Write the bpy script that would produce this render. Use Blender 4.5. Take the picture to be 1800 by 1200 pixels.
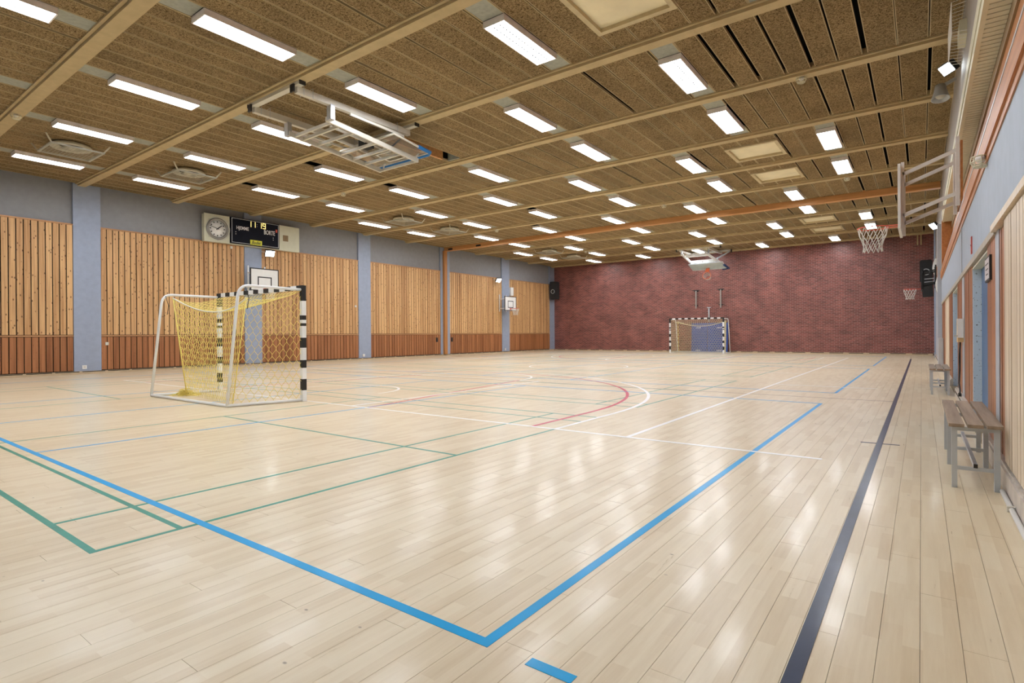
import bpy, math, random
from mathutils import Matrix, Vector

rng = random.Random(7)
scene = bpy.context.scene
for o in list(bpy.data.objects):
    bpy.data.objects.remove(o)
col = scene.collection

# ------------------------------------------------------------------ camera
F_PX = 973.698
CAM_M = ((0.80410546, 0.59445013, -0.00659161),
         (-0.00431706, -0.00524869, -0.99997691),
         (-0.594471, 0.80411535, -0.00165423))
CAM_H = 1.2
PP_V = 600 - 10.93
cam_d = bpy.data.cameras.new('camera')
cam_d.sensor_width = 36.0
cam_d.lens = F_PX / 1800 * 36.0
cam_d.shift_y = -10.93 / 1800
cam_d.clip_start = 0.02
cam_d.clip_end = 200
cam = bpy.data.objects.new('camera', cam_d)
col.objects.link(cam)
r_, d_, f_ = (Vector(v) for v in CAM_M)
cam.matrix_world = Matrix(((r_.x, -d_.x, -f_.x, 0), (r_.y, -d_.y, -f_.y, 0), (r_.z, -d_.z, -f_.z, CAM_H), (0, 0, 0, 1)))
scene.camera = cam

# ------------------------------------------------------------------ world, exposure
world = bpy.data.worlds.new('world')
scene.world = world
world.use_nodes = True
world.node_tree.nodes['Background'].inputs[0].default_value = (0.8, 0.9, 1, 1)
world.node_tree.nodes['Background'].inputs[1].default_value = 0.0
vs = scene.view_settings
vs.view_transform = 'Standard'
vs.look = 'None'
vs.gamma = 1.0
vs.use_curve_mapping = False
vs.exposure = 1.08
LAMP_STRENGTH = 13.5
FLOOD_STRENGTH = 14.0
cy = scene.cycles
cy.use_denoising = True
cy.use_adaptive_sampling = True
cy.adaptive_threshold = 0.03
cy.max_bounces = 7
cy.diffuse_bounces = 4
cy.glossy_bounces = 3
cy.transmission_bounces = 6
cy.transparent_max_bounces = 8
cy.sample_clamp_indirect = 6.0
cy.caustics_reflective = False
cy.caustics_refractive = False
cy.use_light_tree = True

# ------------------------------------------------------------------ measures of the hall
XL = -21.95          # left wall plaster
XR = 0.53            # right wall face
YB = 34.87           # brick wall
YF = -2.36           # wall behind the camera
ZC = 6.15            # underside of the ceiling slabs
BAY0, BAY = 4.74, 2.84
STRIP = 0.43875
X0 = -1.85


def bay_y(k):
    return BAY0 + BAY * k


def strip_x(j):
    return X0 - STRIP * j


def project(x, y, z):
    p = (x, y, z - CAM_H)
    c = [sum(CAM_M[i][n] * p[n] for n in range(3)) for i in range(3)]
    if c[2] <= 0.05:
        return None
    return 900 + F_PX * c[0] / c[2], PP_V + F_PX * c[1] / c[2], c[2]


# ------------------------------------------------------------------ materials
MATS = {}


def new_mat(name):
    m = bpy.data.materials.new(name)
    m.use_nodes = True
    MATS[name] = m
    return m, m.node_tree.nodes, m.node_tree.links, m.node_tree.nodes['Principled BSDF']


def rgb(c):
    return (c[0], c[1], c[2], 1.0)


def simple(name, c, rough=0.5, metal=0.0, var=0.08, scale=6.0, bump=0.0, spec=0.5, coat=0.0):
    """plain coloured material with a little procedural unevenness"""
    m, n, l, b = new_mat(name)
    tc = n.new('ShaderNodeNewGeometry')
    nz = n.new('ShaderNodeTexNoise')
    nz.inputs['Scale'].default_value = scale
    nz.inputs['Detail'].default_value = 4
    l.new(tc.outputs['Position'], nz.inputs['Vector'])
    mr = n.new('ShaderNodeMapRange')
    mr.inputs[1].default_value = 0.3
    mr.inputs[2].default_value = 0.7
    mr.inputs[3].default_value = 1 - var
    mr.inputs[4].default_value = 1 + var
    l.new(nz.outputs[0], mr.inputs[0])
    mx = n.new('ShaderNodeVectorMath')
    mx.operation = 'SCALE'
    mx.inputs[0].default_value = c
    l.new(mr.outputs[0], mx.inputs['Scale'])
    l.new(mx.outputs[0], b.inputs['Base Color'])
    b.inputs['Roughness'].default_value = rough
    b.inputs['Metallic'].default_value = metal
    b.inputs['Specular IOR Level'].default_value = spec
    if coat:
        b.inputs['Coat Weight'].default_value = coat
        b.inputs['Coat Roughness'].default_value = 0.12
    if bump:
        bp = n.new('ShaderNodeBump')
        bp.inputs['Strength'].default_value = bump
        bp.inputs['Distance'].default_value = 0.01
        l.new(nz.outputs[0], bp.inputs['Height'])
        l.new(bp.outputs[0], b.inputs['Normal'])
    return m


def emissive(name, c, s):
    m, n, l, b = new_mat(name)
    b.inputs['Base Color'].default_value = rgb((0.8, 0.8, 0.8))
    b.inputs['Emission Color'].default_value = rgb(c)
    b.inputs['Emission Strength'].default_value = s
    return m


def wood(name, c_dark, c_light, knots=0.0, rough=0.45, axis=2, rand=0.25, spec=0.4, grain=14.0):
    """softwood board: grain along one world axis, a tint of its own per board, dark knots"""
    m, n, l, b = new_mat(name)
    geo = n.new('ShaderNodeNewGeometry')
    oi = n.new('ShaderNodeObjectInfo')
    off = n.new('ShaderNodeVectorMath')
    off.operation = 'MULTIPLY_ADD'
    l.new(oi.outputs['Random'], off.inputs[0])
    off.inputs[1].default_value = (37.0, 53.0, 71.0)
    l.new(geo.outputs['Position'], off.inputs[2])
    sc = n.new('ShaderNodeVectorMath')
    sc.operation = 'MULTIPLY'
    v = [grain, grain, grain]
    v[axis] = 0.55
    sc.inputs[1].default_value = v
    l.new(off.outputs[0], sc.inputs[0])
    nz = n.new('ShaderNodeTexNoise')
    nz.inputs['Scale'].default_value = 1.0
    nz.inputs['Detail'].default_value = 5
    nz.inputs['Roughness'].default_value = 0.6
    l.new(sc.outputs[0], nz.inputs['Vector'])
    add = n.new('ShaderNodeMath')
    add.operation = 'MULTIPLY_ADD'
    l.new(oi.outputs['Random'], add.inputs[0])
    add.inputs[1].default_value = rand * 2
    l.new(nz.outputs[0], add.inputs[2])
    sub = n.new('ShaderNodeMath')
    sub.operation = 'SUBTRACT'
    sub.inputs[1].default_value = rand
    l.new(add.outputs[0], sub.inputs[0])
    cr = n.new('ShaderNodeValToRGB')
    cr.color_ramp.elements[0].position = 0.2
    cr.color_ramp.elements[0].color = rgb(c_dark)
    cr.color_ramp.elements[1].position = 0.72
    cr.color_ramp.elements[1].color = rgb(c_light)
    l.new(sub.outputs[0], cr.inputs[0])
    out = cr.outputs[0]
    if knots:
        sk = n.new('ShaderNodeVectorMath')
        sk.operation = 'MULTIPLY'
        kv = [10.0, 10.0, 10.0]
        kv[axis] = 5.5
        sk.inputs[1].default_value = kv
        l.new(off.outputs[0], sk.inputs[0])
        vo = n.new('ShaderNodeTexVoronoi')
        vo.inputs['Scale'].default_value = 1.0
        l.new(sk.outputs[0], vo.inputs['Vector'])
        kr = n.new('ShaderNodeMapRange')
        kr.inputs[1].default_value = 0.10
        kr.inputs[2].default_value = 0.22
        kr.inputs[3].default_value = knots
        kr.inputs[4].default_value = 0.0
        l.new(vo.outputs['Distance'], kr.inputs[0])
        mk = n.new('ShaderNodeMix')
        mk.data_type = 'RGBA'
        l.new(kr.outputs[0], mk.inputs[0])
        l.new(out, mk.inputs[6])
        mk.inputs[7].default_value = rgb((0.10, 0.035, 0.012))
        out = mk.outputs[2]
    l.new(out, b.inputs['Base Color'])
    b.inputs['Roughness'].default_value = rough
    b.inputs['Specular IOR Level'].default_value = spec
    return m


def floor_mat(name):
    m, n, l, b = new_mat(name)
    geo = n.new('ShaderNodeNewGeometry')
    mp = n.new('ShaderNodeMapping')
    mp.inputs['Rotation'].default_value = (0, 0, math.radians(-90))
    l.new(geo.outputs['Position'], mp.inputs['Vector'])
    br = n.new('ShaderNodeTexBrick')
    br.offset = 0.37
    br.offset_frequency = 2
    br.squash = 1.0
    br.inputs['Color1'].default_value = rgb((0.0, 0.0, 0.0))
    br.inputs['Color2'].default_value = rgb((1.0, 1.0, 1.0))
    br.inputs['Mortar'].default_value = rgb((0.5, 0.5, 0.5))
    br.inputs['Scale'].default_value = 1.0
    br.inputs['Mortar Size'].default_value = 0.0
    br.inputs['Brick Width'].default_value = 0.46
    br.inputs['Row Height'].default_value = 0.065
    l.new(mp.outputs[0], br.inputs['Vector'])
    sc = n.new('ShaderNodeVectorMath')
    sc.operation = 'MULTIPLY'
    sc.inputs[1].default_value = (30.0, 2.0, 1.0)
    l.new(geo.outputs['Position'], sc.inputs[0])
    nz = n.new('ShaderNodeTexNoise')
    nz.inputs['Scale'].default_value = 1.0
    nz.inputs['Detail'].default_value = 6
    nz.inputs['Roughness'].default_value = 0.65
    l.new(sc.outputs[0], nz.inputs['Vector'])
    big = n.new('ShaderNodeTexNoise')
    big.inputs['Scale'].default_value = 0.35
    big.inputs['Detail'].default_value = 3
    l.new(geo.outputs['Position'], big.inputs['Vector'])
    a1 = n.new('ShaderNodeMath')
    a1.operation = 'MULTIPLY_ADD'
    l.new(br.outputs['Color'], a1.inputs[0])
    a1.inputs[1].default_value = 0.30
    gm = n.new('ShaderNodeMapRange')
    gm.inputs[3].default_value = 0.2
    gm.inputs[4].default_value = 0.8
    l.new(nz.outputs[0], gm.inputs[0])
    l.new(gm.outputs[0], a1.inputs[2])
    a2 = n.new('ShaderNodeMath')
    a2.operation = 'MULTIPLY_ADD'
    l.new(big.outputs[0], a2.inputs[0])
    a2.inputs[1].default_value = 0.5
    l.new(a1.outputs[0], a2.inputs[2])
    cr = n.new('ShaderNodeValToRGB')
    e = cr.color_ramp.elements
    e[0].position = 0.45
    e[0].color = rgb((0.65, 0.515, 0.33))
    e[1].position = 1.35 / 1.4
    e[1].color = rgb((0.84, 0.75, 0.57))
    e2 = cr.color_ramp.elements.new(0.72)
    e2.color = rgb((0.77, 0.655, 0.465))
    dv = n.new('ShaderNodeMath')
    dv.operation = 'DIVIDE'
    dv.inputs[1].default_value = 1.4
    l.new(a2.outputs[0], dv.inputs[0])
    l.new(dv.outputs[0], cr.inputs[0])
    # small scuffs and heel marks
    sv = n.new('ShaderNodeVectorMath')
    sv.operation = 'MULTIPLY'
    sv.inputs[1].default_value = (9.0, 14.0, 1.0)
    l.new(geo.outputs['Position'], sv.inputs[0])
    vo = n.new('ShaderNodeTexVoronoi')
    vo.inputs['Scale'].default_value = 0.55
    l.new(sv.outputs[0], vo.inputs['Vector'])
    n2 = n.new('ShaderNodeTexNoise')
    n2.inputs['Scale'].default_value = 1.3
    n2.inputs['Detail'].default_value = 3
    l.new(geo.outputs['Position'], n2.inputs['Vector'])
    kr = n.new('ShaderNodeMapRange')
    kr.inputs[1].default_value = 0.025
    kr.inputs[2].default_value = 0.065
    kr.inputs[3].default_value = 0.75
    kr.inputs[4].default_value = 0.0
    l.new(vo.outputs['Distance'], kr.inputs[0])
    km = n.new('ShaderNodeMapRange')
    km.inputs[1].default_value = 0.52
    km.inputs[2].default_value = 0.6
    l.new(n2.outputs[0], km.inputs[0])
    kk = n.new('ShaderNodeMath')
    kk.operation = 'MULTIPLY'
    l.new(kr.outputs[0], kk.inputs[0])
    l.new(km.outputs[0], kk.inputs[1])
    mk = n.new('ShaderNodeMix')
    mk.data_type = 'RGBA'
    l.new(kk.outputs[0], mk.inputs[0])
    l.new(cr.outputs[0], mk.inputs[6])
    mk.inputs[7].default_value = rgb((0.16, 0.10, 0.06))
    l.new(mk.outputs[2], b.inputs['Base Color'])
    rr = n.new('ShaderNodeMapRange')
    rr.inputs[1].default_value = 0.3
    rr.inputs[2].default_value = 0.7
    rr.inputs[3].default_value = 0.27
    rr.inputs[4].default_value = 0.38
    l.new(nz.outputs[0], rr.inputs[0])
    l.new(rr.outputs[0], b.inputs['Roughness'])
    b.inputs['Specular IOR Level'].default_value = 0.42
    b.inputs['Coat Weight'].default_value = 0.14
    b.inputs['Coat Roughness'].default_value = 0.11
    bp = n.new('ShaderNodeBump')
    bp.inputs['Strength'].default_value = 0.04
    bp.inputs['Distance'].default_value = 0.01
    l.new(nz.outputs[0], bp.inputs['Height'])
    l.new(bp.outputs[0], b.inputs['Normal'])
    return m


def woodwool(name):
    m, n, l, b = new_mat(name)
    geo = n.new('ShaderNodeNewGeometry')
    oi = n.new('ShaderNodeObjectInfo')
    nz = n.new('ShaderNodeTexNoise')
    nz.inputs['Scale'].default_value = 42.0
    nz.inputs['Detail'].default_value = 5
    nz.inputs['Roughness'].default_value = 0.7
    nz.inputs['Distortion'].default_value = 1.2
    l.new(geo.outputs['Position'], nz.inputs['Vector'])
    n2 = n.new('ShaderNodeTexNoise')
    n2.inputs['Scale'].default_value = 1.1
    n2.inputs['Detail'].default_value = 3
    l.new(geo.outputs['Position'], n2.inputs['Vector'])
    cr = n.new('ShaderNodeValToRGB')
    e = cr.color_ramp.elements
    e[0].position = 0.41
    e[0].color = rgb((0.07, 0.045, 0.022))
    e[1].position = 0.59
    e[1].color = rgb((0.375, 0.275, 0.150))
    e2 = e.new(0.485)
    e2.color = rgb((0.235, 0.165, 0.085))
    l.new(nz.outputs[0], cr.inputs[0])
    mr = n.new('ShaderNodeMapRange')
    mr.inputs[1].default_value = 0.3
    mr.inputs[2].default_value = 0.7
    mr.inputs[3].default_value = 0.8
    mr.inputs[4].default_value = 1.1
    l.new(n2.outputs[0], mr.inputs[0])
    a = n.new('ShaderNodeMath')
    a.operation = 'MULTIPLY_ADD'
    l.new(oi.outputs['Random'], a.inputs[0])
    a.inputs[1].default_value = 0.16
    l.new(mr.outputs[0], a.inputs[2])
    vm = n.new('ShaderNodeVectorMath')
    vm.operation = 'SCALE'
    l.new(cr.outputs[0], vm.inputs[0])
    l.new(a.outputs[0], vm.inputs['Scale'])
    l.new(vm.outputs[0], b.inputs['Base Color'])
    b.inputs['Roughness'].default_value = 0.95
    b.inputs['Specular IOR Level'].default_value = 0.1
    bp = n.new('ShaderNodeBump')
    bp.inputs['Strength'].default_value = 0.5
    bp.inputs['Distance'].default_value = 0.01
    l.new(nz.outputs[0], bp.inputs['Height'])
    l.new(bp.outputs[0], b.inputs['Normal'])
    return m


def brick_mat(name):
    m, n, l, b = new_mat(name)
    geo = n.new('ShaderNodeNewGeometry')
    sp = n.new('ShaderNodeSeparateXYZ')
    l.new(geo.outputs['Position'], sp.inputs[0])
    cb = n.new('ShaderNodeCombineXYZ')
    l.new(sp.outputs[0], cb.inputs[0])
    l.new(sp.outputs[2], cb.inputs[1])
    br = n.new('ShaderNodeTexBrick')
    br.offset = 0.5
    br.inputs['Color1'].default_value = rgb((0.138, 0.036, 0.029))
    br.inputs['Color2'].default_value = rgb((0.268, 0.072, 0.056))
    br.inputs['Mortar'].default_value = rgb((0.34, 0.22, 0.195))
    br.inputs['Scale'].default_value = 1.0
    br.inputs['Mortar Size'].default_value = 0.008
    br.inputs['Mortar Smooth'].default_value = 0.2
    br.inputs['Brick Width'].default_value = 0.24
    br.inputs['Row Height'].default_value = 0.0785
    l.new(cb.outputs[0], br.inputs['Vector'])
    nz = n.new('ShaderNodeTexNoise')
    nz.inputs['Scale'].default_value = 1.2
    nz.inputs['Detail'].default_value = 5
    l.new(cb.outputs[0], nz.inputs['Vector'])
    mr = n.new('ShaderNodeMapRange')
    mr.inputs[1].default_value = 0.3
    mr.inputs[2].default_value = 0.7
    mr.inputs[3].default_value = 0.75
    mr.inputs[4].default_value = 1.25
    l.new(nz.outputs[0], mr.inputs[0])
    vm = n.new('ShaderNodeVectorMath')
    vm.operation = 'SCALE'
    l.new(br.outputs[0], vm.inputs[0])
    l.new(mr.outputs[0], vm.inputs['Scale'])
    l.new(vm.outputs[0], b.inputs['Base Color'])
    b.inputs['Roughness'].default_value = 0.42
    inv = n.new('ShaderNodeMath')
    inv.operation = 'SUBTRACT'
    inv.inputs[0].default_value = 1.0
    l.new(br.outputs['Fac'], inv.inputs[1])
    bp = n.new('ShaderNodeBump')
    bp.inputs['Strength'].default_value = 0.6
    bp.inputs['Distance'].default_value = 0.01
    l.new(inv.outputs[0], bp.inputs['Height'])
    l.new(bp.outputs[0], b.inputs['Normal'])
    return m


def speckled(name, c, spot, thresh=0.42):
    """old paint with chips"""
    m, n, l, b = new_mat(name)
    geo = n.new('ShaderNodeNewGeometry')
    nz = n.new('ShaderNodeTexNoise')
    nz.inputs['Scale'].default_value = 40.0
    nz.inputs['Detail'].default_value = 4
    l.new(geo.outputs['Position'], nz.inputs['Vector'])
    mr = n.new('ShaderNodeMapRange')
    mr.inputs[1].default_value = thresh - 0.03
    mr.inputs[2].default_value = thresh + 0.02
    mr.inputs[3].default_value = 1.0
    mr.inputs[4].default_value = 0.0
    l.new(nz.outputs[0], mr.inputs[0])
    mk = n.new('ShaderNodeMix')
    mk.data_type = 'RGBA'
    l.new(mr.outputs[0], mk.inputs[0])
    mk.inputs[6].default_value = rgb(c)
    mk.inputs[7].default_value = rgb(spot)
    l.new(mk.outputs[2], b.inputs['Base Color'])
    b.inputs['Roughness'].default_value = 0.6
    return m


def glass(name):
    m, n, l, b = new_mat(name)
    b.inputs['Base Color'].default_value = rgb((0.85, 0.95, 0.9))
    b.inputs['Roughness'].default_value = 0.05
    b.inputs['Transmission Weight'].default_value = 0.9
    b.inputs['IOR'].default_value = 1.1
    b.inputs['Alpha'].default_value = 0.45
    return m


floor_mat('floor')
woodwool('woodwool')
brick_mat('brick')
simple('subfloor', (0.05, 0.035, 0.02), 0.8)
simple('void', (0.004, 0.004, 0.004), 0.9)
simple('plaster', (0.275, 0.28, 0.295), 0.7, var=0.05)
simple('pilaster', (0.315, 0.365, 0.475), 0.55, var=0.05)
simple('rib', (0.52, 0.405, 0.225), 0.7, var=0.08)
simple('batten', (0.46, 0.36, 0.205), 0.7)
simple('patch', (0.36, 0.37, 0.32), 0.7, var=0.12, scale=14)
simple('lamp_body', (0.86, 0.80, 0.78), 0.5)
simple('hatch', (0.86, 0.77, 0.54), 0.6, var=0.06, scale=3)
simple('hatch_frame', (0.58, 0.48, 0.29), 0.6)
emissive('lamp_glow', (0.94, 0.985, 1.05), LAMP_STRENGTH)
emissive('flood_glow', (0.85, 0.95, 1.0), FLOOD_STRENGTH)
emissive('digit_glow', (1.0, 0.66, 0.13), 0.7)
simple('louvre', (0.14, 0.15, 0.17), 0.5)
wood('pine', (0.40, 0.195, 0.075), (0.76, 0.475, 0.225), knots=0.85, rand=0.16, grain=22)
wood('pine_dark', (0.23, 0.083, 0.03), (0.46, 0.195, 0.078), knots=0.25, rand=0.16, grain=22)
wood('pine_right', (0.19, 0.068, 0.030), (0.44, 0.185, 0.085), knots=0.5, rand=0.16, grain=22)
wood('pale_wood', (0.54, 0.425, 0.30), (0.80, 0.68, 0.53), knots=0.1, rand=0.2, grain=22)
wood('rail_wood', (0.36, 0.17, 0.07), (0.62, 0.34, 0.16), axis=1, rand=0.05)
wood('beam_orange', (0.46, 0.215, 0.075), (0.74, 0.39, 0.16), axis=0, rand=0.05)
wood('post_orange', (0.36, 0.15, 0.045), (0.60, 0.28, 0.09), axis=2, rand=0.05)
wood('ledge_wood', (0.34, 0.125, 0.036), (0.55, 0.235, 0.078), axis=1, rand=0.05, rough=0.42)
wood('bench_wood', (0.14, 0.098, 0.066), (0.42, 0.32, 0.235), axis=1, rand=0.1, rough=0.6)
simple('skirting', (0.52, 0.40, 0.26), 0.5, var=0.1)
simple('skirting_right', (0.56, 0.50, 0.44), 0.5, var=0.2)
simple('black', (0.012, 0.012, 0.013), 0.5)
simple('black_matt', (0.02, 0.02, 0.022), 0.85)
simple('white_paint', (0.82, 0.82, 0.80), 0.35, var=0.03)
simple('goal_white', (0.84, 0.85, 0.86), 0.3, var=0.03)
simple('line_white', (0.95, 0.95, 0.95), 0.3, var=0.03, spec=0.42, coat=0.1)
simple('line_blue', (0.0, 0.375, 0.78), 0.3, var=0.04, spec=0.12, coat=0.05)
simple('line_green', (0.04, 0.30, 0.23), 0.3, var=0.12, spec=0.18, coat=0.05)
simple('line_red', (0.62, 0.07, 0.12), 0.3, var=0.1, spec=0.18, coat=0.05)
simple('line_navy', (0.022, 0.036, 0.085), 0.3, var=0.15, spec=0.25, coat=0.08)
simple('line_brown', (0.16, 0.065, 0.05), 0.3, var=0.1, spec=0.18, coat=0.05)
simple('net_yellow', (0.90, 0.74, 0.20), 0.6)
simple('net_pale', (0.86, 0.80, 0.48), 0.6)
simple('rope_white', (0.82, 0.8, 0.74), 0.6)
simple('cream_panel', (0.66, 0.66, 0.52), 0.55, var=0.03)
simple('cream_slat', (0.72, 0.70, 0.56), 0.55, var=0.05)
simple('cream_trim', (0.72, 0.69, 0.53), 0.5, var=0.04)
simple('fascia_grey', (0.36, 0.33, 0.30), 0.6)
simple('brown_rail', (0.26, 0.18, 0.09), 0.6)
simple('alu', (0.55, 0.57, 0.60), 0.35, metal=0.6)
simple('steel_cream', (0.66, 0.63, 0.55), 0.4, var=0.04)
simple('steel_grey', (0.50, 0.53, 0.56), 0.45, var=0.06)
simple('vent_grey', (0.42, 0.42, 0.36), 0.55)
simple('vent_frame', (0.50, 0.50, 0.44), 0.5)
simple('vent_pale', (0.66, 0.63, 0.50), 0.55)
simple('rim_red', (0.70, 0.10, 0.06), 0.4)
simple('rim_orange', (0.80, 0.19, 0.08), 0.4)
simple('pad_blue', (0.01, 0.17, 0.50), 0.5)
simple('mat_blue', (0.035, 0.085, 0.36), 0.5, var=0.15, scale=2)
simple('dial', (0.86, 0.86, 0.84), 0.4, var=0.02)
simple('clock_ring', (0.30, 0.29, 0.26), 0.35, metal=0.5)
simple('display', (0.004, 0.005, 0.012), 0.5, spec=0.15)
simple('plate_yellow', (0.74, 0.74, 0.06), 0.5)
simple('text_white', (0.72, 0.73, 0.75), 0.5)
simple('text_dark', (0.05, 0.05, 0.03), 0.5)
simple('red_mark', (0.55, 0.08, 0.06), 0.5)
simple('band', (0.34, 0.40, 0.49), 0.55, var=0.05)
simple('band_trim', (0.42, 0.37, 0.30), 0.55)
simple('door_blue', (0.05, 0.13, 0.28), 0.45, var=0.15, scale=4)
speckled('jamb_blue', (0.64, 0.72, 0.78), (0.09, 0.10, 0.10), 0.355)
simple('intercom', (0.66, 0.46, 0.24), 0.5)
simple('sign_paper', (0.62, 0.58, 0.60), 0.4)
simple('wall_dark', (0.30, 0.29, 0.28), 0.7)
simple('pillar', (0.42, 0.44, 0.49), 0.55, var=0.05)
simple('orange_plate', (0.62, 0.42, 0.30), 0.5)
glass('glass')


# ------------------------------------------------------------------ mesh helpers
class MB:
    """collects shapes; build() links them as ONE mesh object"""

    def __init__(self):
        self.v, self.f, self.mi, self.sm = [], [], [], []

    def face(self, pts, mi=0, smooth=False):
        i = len(self.v)
        self.v += [tuple(p) for p in pts]
        self.f.append(tuple(range(i, i + len(pts))))
        self.mi.append(mi)
        self.sm.append(smooth)

    def box(self, x0, x1, y0, y1, z0, z1, mi=0):
        i = len(self.v)
        self.v += [(x0, y0, z0), (x1, y0, z0), (x1, y1, z0), (x0, y1, z0), (x0, y0, z1), (x1, y0, z1), (x1, y1, z1), (x0, y1, z1)]
        for q in ((0, 3, 2, 1), (4, 5, 6, 7), (0, 1, 5, 4), (1, 2, 6, 5), (2, 3, 7, 6), (3, 0, 4, 7)):
            self.f.append(tuple(i + a for a in q))
            self.mi.append(mi)
            self.sm.append(False)
        return self

    def bar(self, p, q, w, h=None, mi=0, up=(0, 0, 1)):
        """rectangular bar from p to q, w wide, h deep along up"""
        h = h or w
        p, q = Vector(p), Vector(q)
        d = (q - p).normalized()
        u = Vector(up)
        if abs(d.dot(u)) > 0.98:
            u = Vector((0, 1, 0))
        s = d.cross(u).normalized()
        u = s.cross(d).normalized()
        i = len(self.v)
        for c in (p, q):
            for a, b in ((-1, -1), (1, -1), (1, 1), (-1, 1)):
                self.v.append(tuple(c + s * (a * w / 2) + u * (b * h / 2)))
        for t in ((0, 3, 2, 1), (4, 5, 6, 7), (0, 1, 5, 4), (1, 2, 6, 5), (2, 3, 7, 6), (3, 0, 4, 7)):
            self.f.append(tuple(i + a for a in t))
            self.mi.append(mi)
            self.sm.append(False)
        return self

    def tube(self, pts, r, n=8, mi=0, closed=False, caps=True):
        pts = [Vector(p) for p in pts]
        m = len(pts)
        rings = []
        prev = None
        for k in range(m):
            if closed:
                d = pts[(k + 1) % m] - pts[k - 1]
            else:
                d = pts[min(k + 1, m - 1)] - pts[max(k - 1, 0)]
            d.normalize()
            ref = prev if prev is not None else (Vector((0, 0, 1)) if abs(d.z) < 0.9 else Vector((1, 0, 0)))
            s = d.cross(ref)
            if s.length < 1e-5:
                s = d.orthogonal()
            s.normalize()
            u = s.cross(d).normalized()
            prev = u
            i = len(self.v)
            for a in range(n):
                t = 2 * math.pi * a / n
                self.v.append(tuple(pts[k] + s * (r * math.cos(t)) + u * (r * math.sin(t))))
            rings.append(i)
        for k in range(m if closed else m - 1):
            i, j = rings[k], rings[(k + 1) % m]
            for a in range(n):
                b = (a + 1) % n
                self.f.append((i + a, i + b, j + b, j + a))
                self.mi.append(mi)
                self.sm.append(n > 4)
        if caps and not closed:
            self.f.append(tuple(rings[0] + a for a in reversed(range(n))))
            self.f.append(tuple(rings[-1] + a for a in range(n)))
            self.mi += [mi, mi]
            self.sm += [False, False]
        return self

    def lathe(self, prof, n=24, mi=0, mat=None):
        """profile of (r, z) turned about z, optionally carried by a matrix"""
        mat = mat or Matrix.Identity(4)
        i0 = len(self.v)
        for r, z in prof:
            for a in range(n):
                t = 2 * math.pi * a / n
                self.v.append(tuple(mat @ Vector((r * math.cos(t), r * math.sin(t), z))))
        for k in range(len(prof) - 1):
            for a in range(n):
                b = (a + 1) % n
                self.f.append((i0 + k * n + a, i0 + k * n + b, i0 + (k + 1) * n + b, i0 + (k + 1) * n + a))
                self.mi.append(mi)
                self.sm.append(True)
        return self

    def strands(self, segs, r, mi=0):
        """many thin three-sided strands"""
        for p, q in segs:
            p, q = Vector(p), Vector(q)
            d = q - p
            if d.length < 1e-4:
                continue
            d.normalize()
            s = d.orthogonal().normalized()
            u = d.cross(s)
            i = len(self.v)
            for c in (p, q):
                for a in range(3):
                    t = 2 * math.pi * a / 3
                    self.v.append(tuple(c + s * (r * math.cos(t)) + u * (r * math.sin(t))))
            for a in range(3):
                b = (a + 1) % 3
                self.f.append((i + a, i + b, i + 3 + b, i + 3 + a))
                self.mi.append(mi)
                self.sm.append(True)
        return self

    def mesh(self, name, mats):
        if isinstance(mats, str):
            mats = [mats]
        me = bpy.data.meshes.new(name)
        me.from_pydata(self.v, [], self.f)
        for k in mats:
            me.materials.append(MATS[k])
        me.polygons.foreach_set('material_index', self.mi)
        me.polygons.foreach_set('use_smooth', self.sm)
        me.update()
        return me

    def build(self, name, mats, parent=None, origin=None):
        if origin is not None:
            ox, oy, oz = origin
            self.v = [(a - ox, b - oy, c - oz) for a, b, c in self.v]
        return link(name, self.mesh(name, mats), parent, origin)


def link(name, me, parent=None, loc=None):
    o = bpy.data.objects.new(name, me)
    col.objects.link(o)
    if loc is not None:
        o.location = loc
    if parent is not None:
        o.parent = parent
        # parts are built in world coordinates unless the parent is a prototype at the origin
        px = WORLD_POS.get(parent.name)
        if px is not None:
            o.location = Vector(o.location) - px
    WORLD_POS[o.name] = (Vector(o.location) + (WORLD_POS[parent.name] if parent is not None and parent.name in WORLD_POS else Vector((0, 0, 0))))
    return o


WORLD_POS = {}


def empty(name, loc=(0, 0, 0)):
    o = bpy.data.objects.new(name, None)
    o.empty_display_size = 0.1
    col.objects.link(o)
    o.location = loc
    WORLD_POS[o.name] = Vector(loc)
    return o


def tag(o, label=None, cat=None, group=None, kind=None):
    if label:
        o['label'] = label
    if cat:
        o['category'] = cat
    if group:
        o['group'] = group
    if kind:
        o['kind'] = kind
    return o


def copy_tree(o, loc=None, parent=None):
    c = o.copy()
    col.objects.link(c)
    if loc is not None:
        c.location = loc
    if parent is not None:
        c.parent = parent
    for ch in list(o.children):
        copy_tree(ch, parent=c)
    return c


def B(name, mats, parent, *dims):
    return MB().box(*dims).build(name, mats, parent)


ORD = ['', 'first', 'second', 'third', 'fourth', 'fifth', 'sixth', 'seventh', 'eighth', 'ninth', 'tenth', 'eleventh', 'twelfth', 'thirteenth', 'fourteenth']

# ================================================================== FLOOR
floor = B('floor', 'subfloor', None, XL - 0.1, XR + 0.4, YF - 0.1, YB + 0.1, -0.08, -0.021)
tag(floor, 'pale beech sports floor of long planks with coloured court lines', None, None, 'structure')
PW, PL, GAP = 0.13, 2.05, 0.0016
planks = []
nx = int((XR - 0.02 - XL) / PW)
for i in range(nx + 1):
    x0 = XR - 0.02 - (i + 1) * PW
    if x0 < XL - 0.05:
        x0c = XL
    y = YF - ((i * 0.77) % 1.0) * PL
    while y < YB:
        a, b = max(y, YF), min(y + PL, YB)
        if b - a > 0.05:
            planks.append((x0, a, b))
        y += PL


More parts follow.
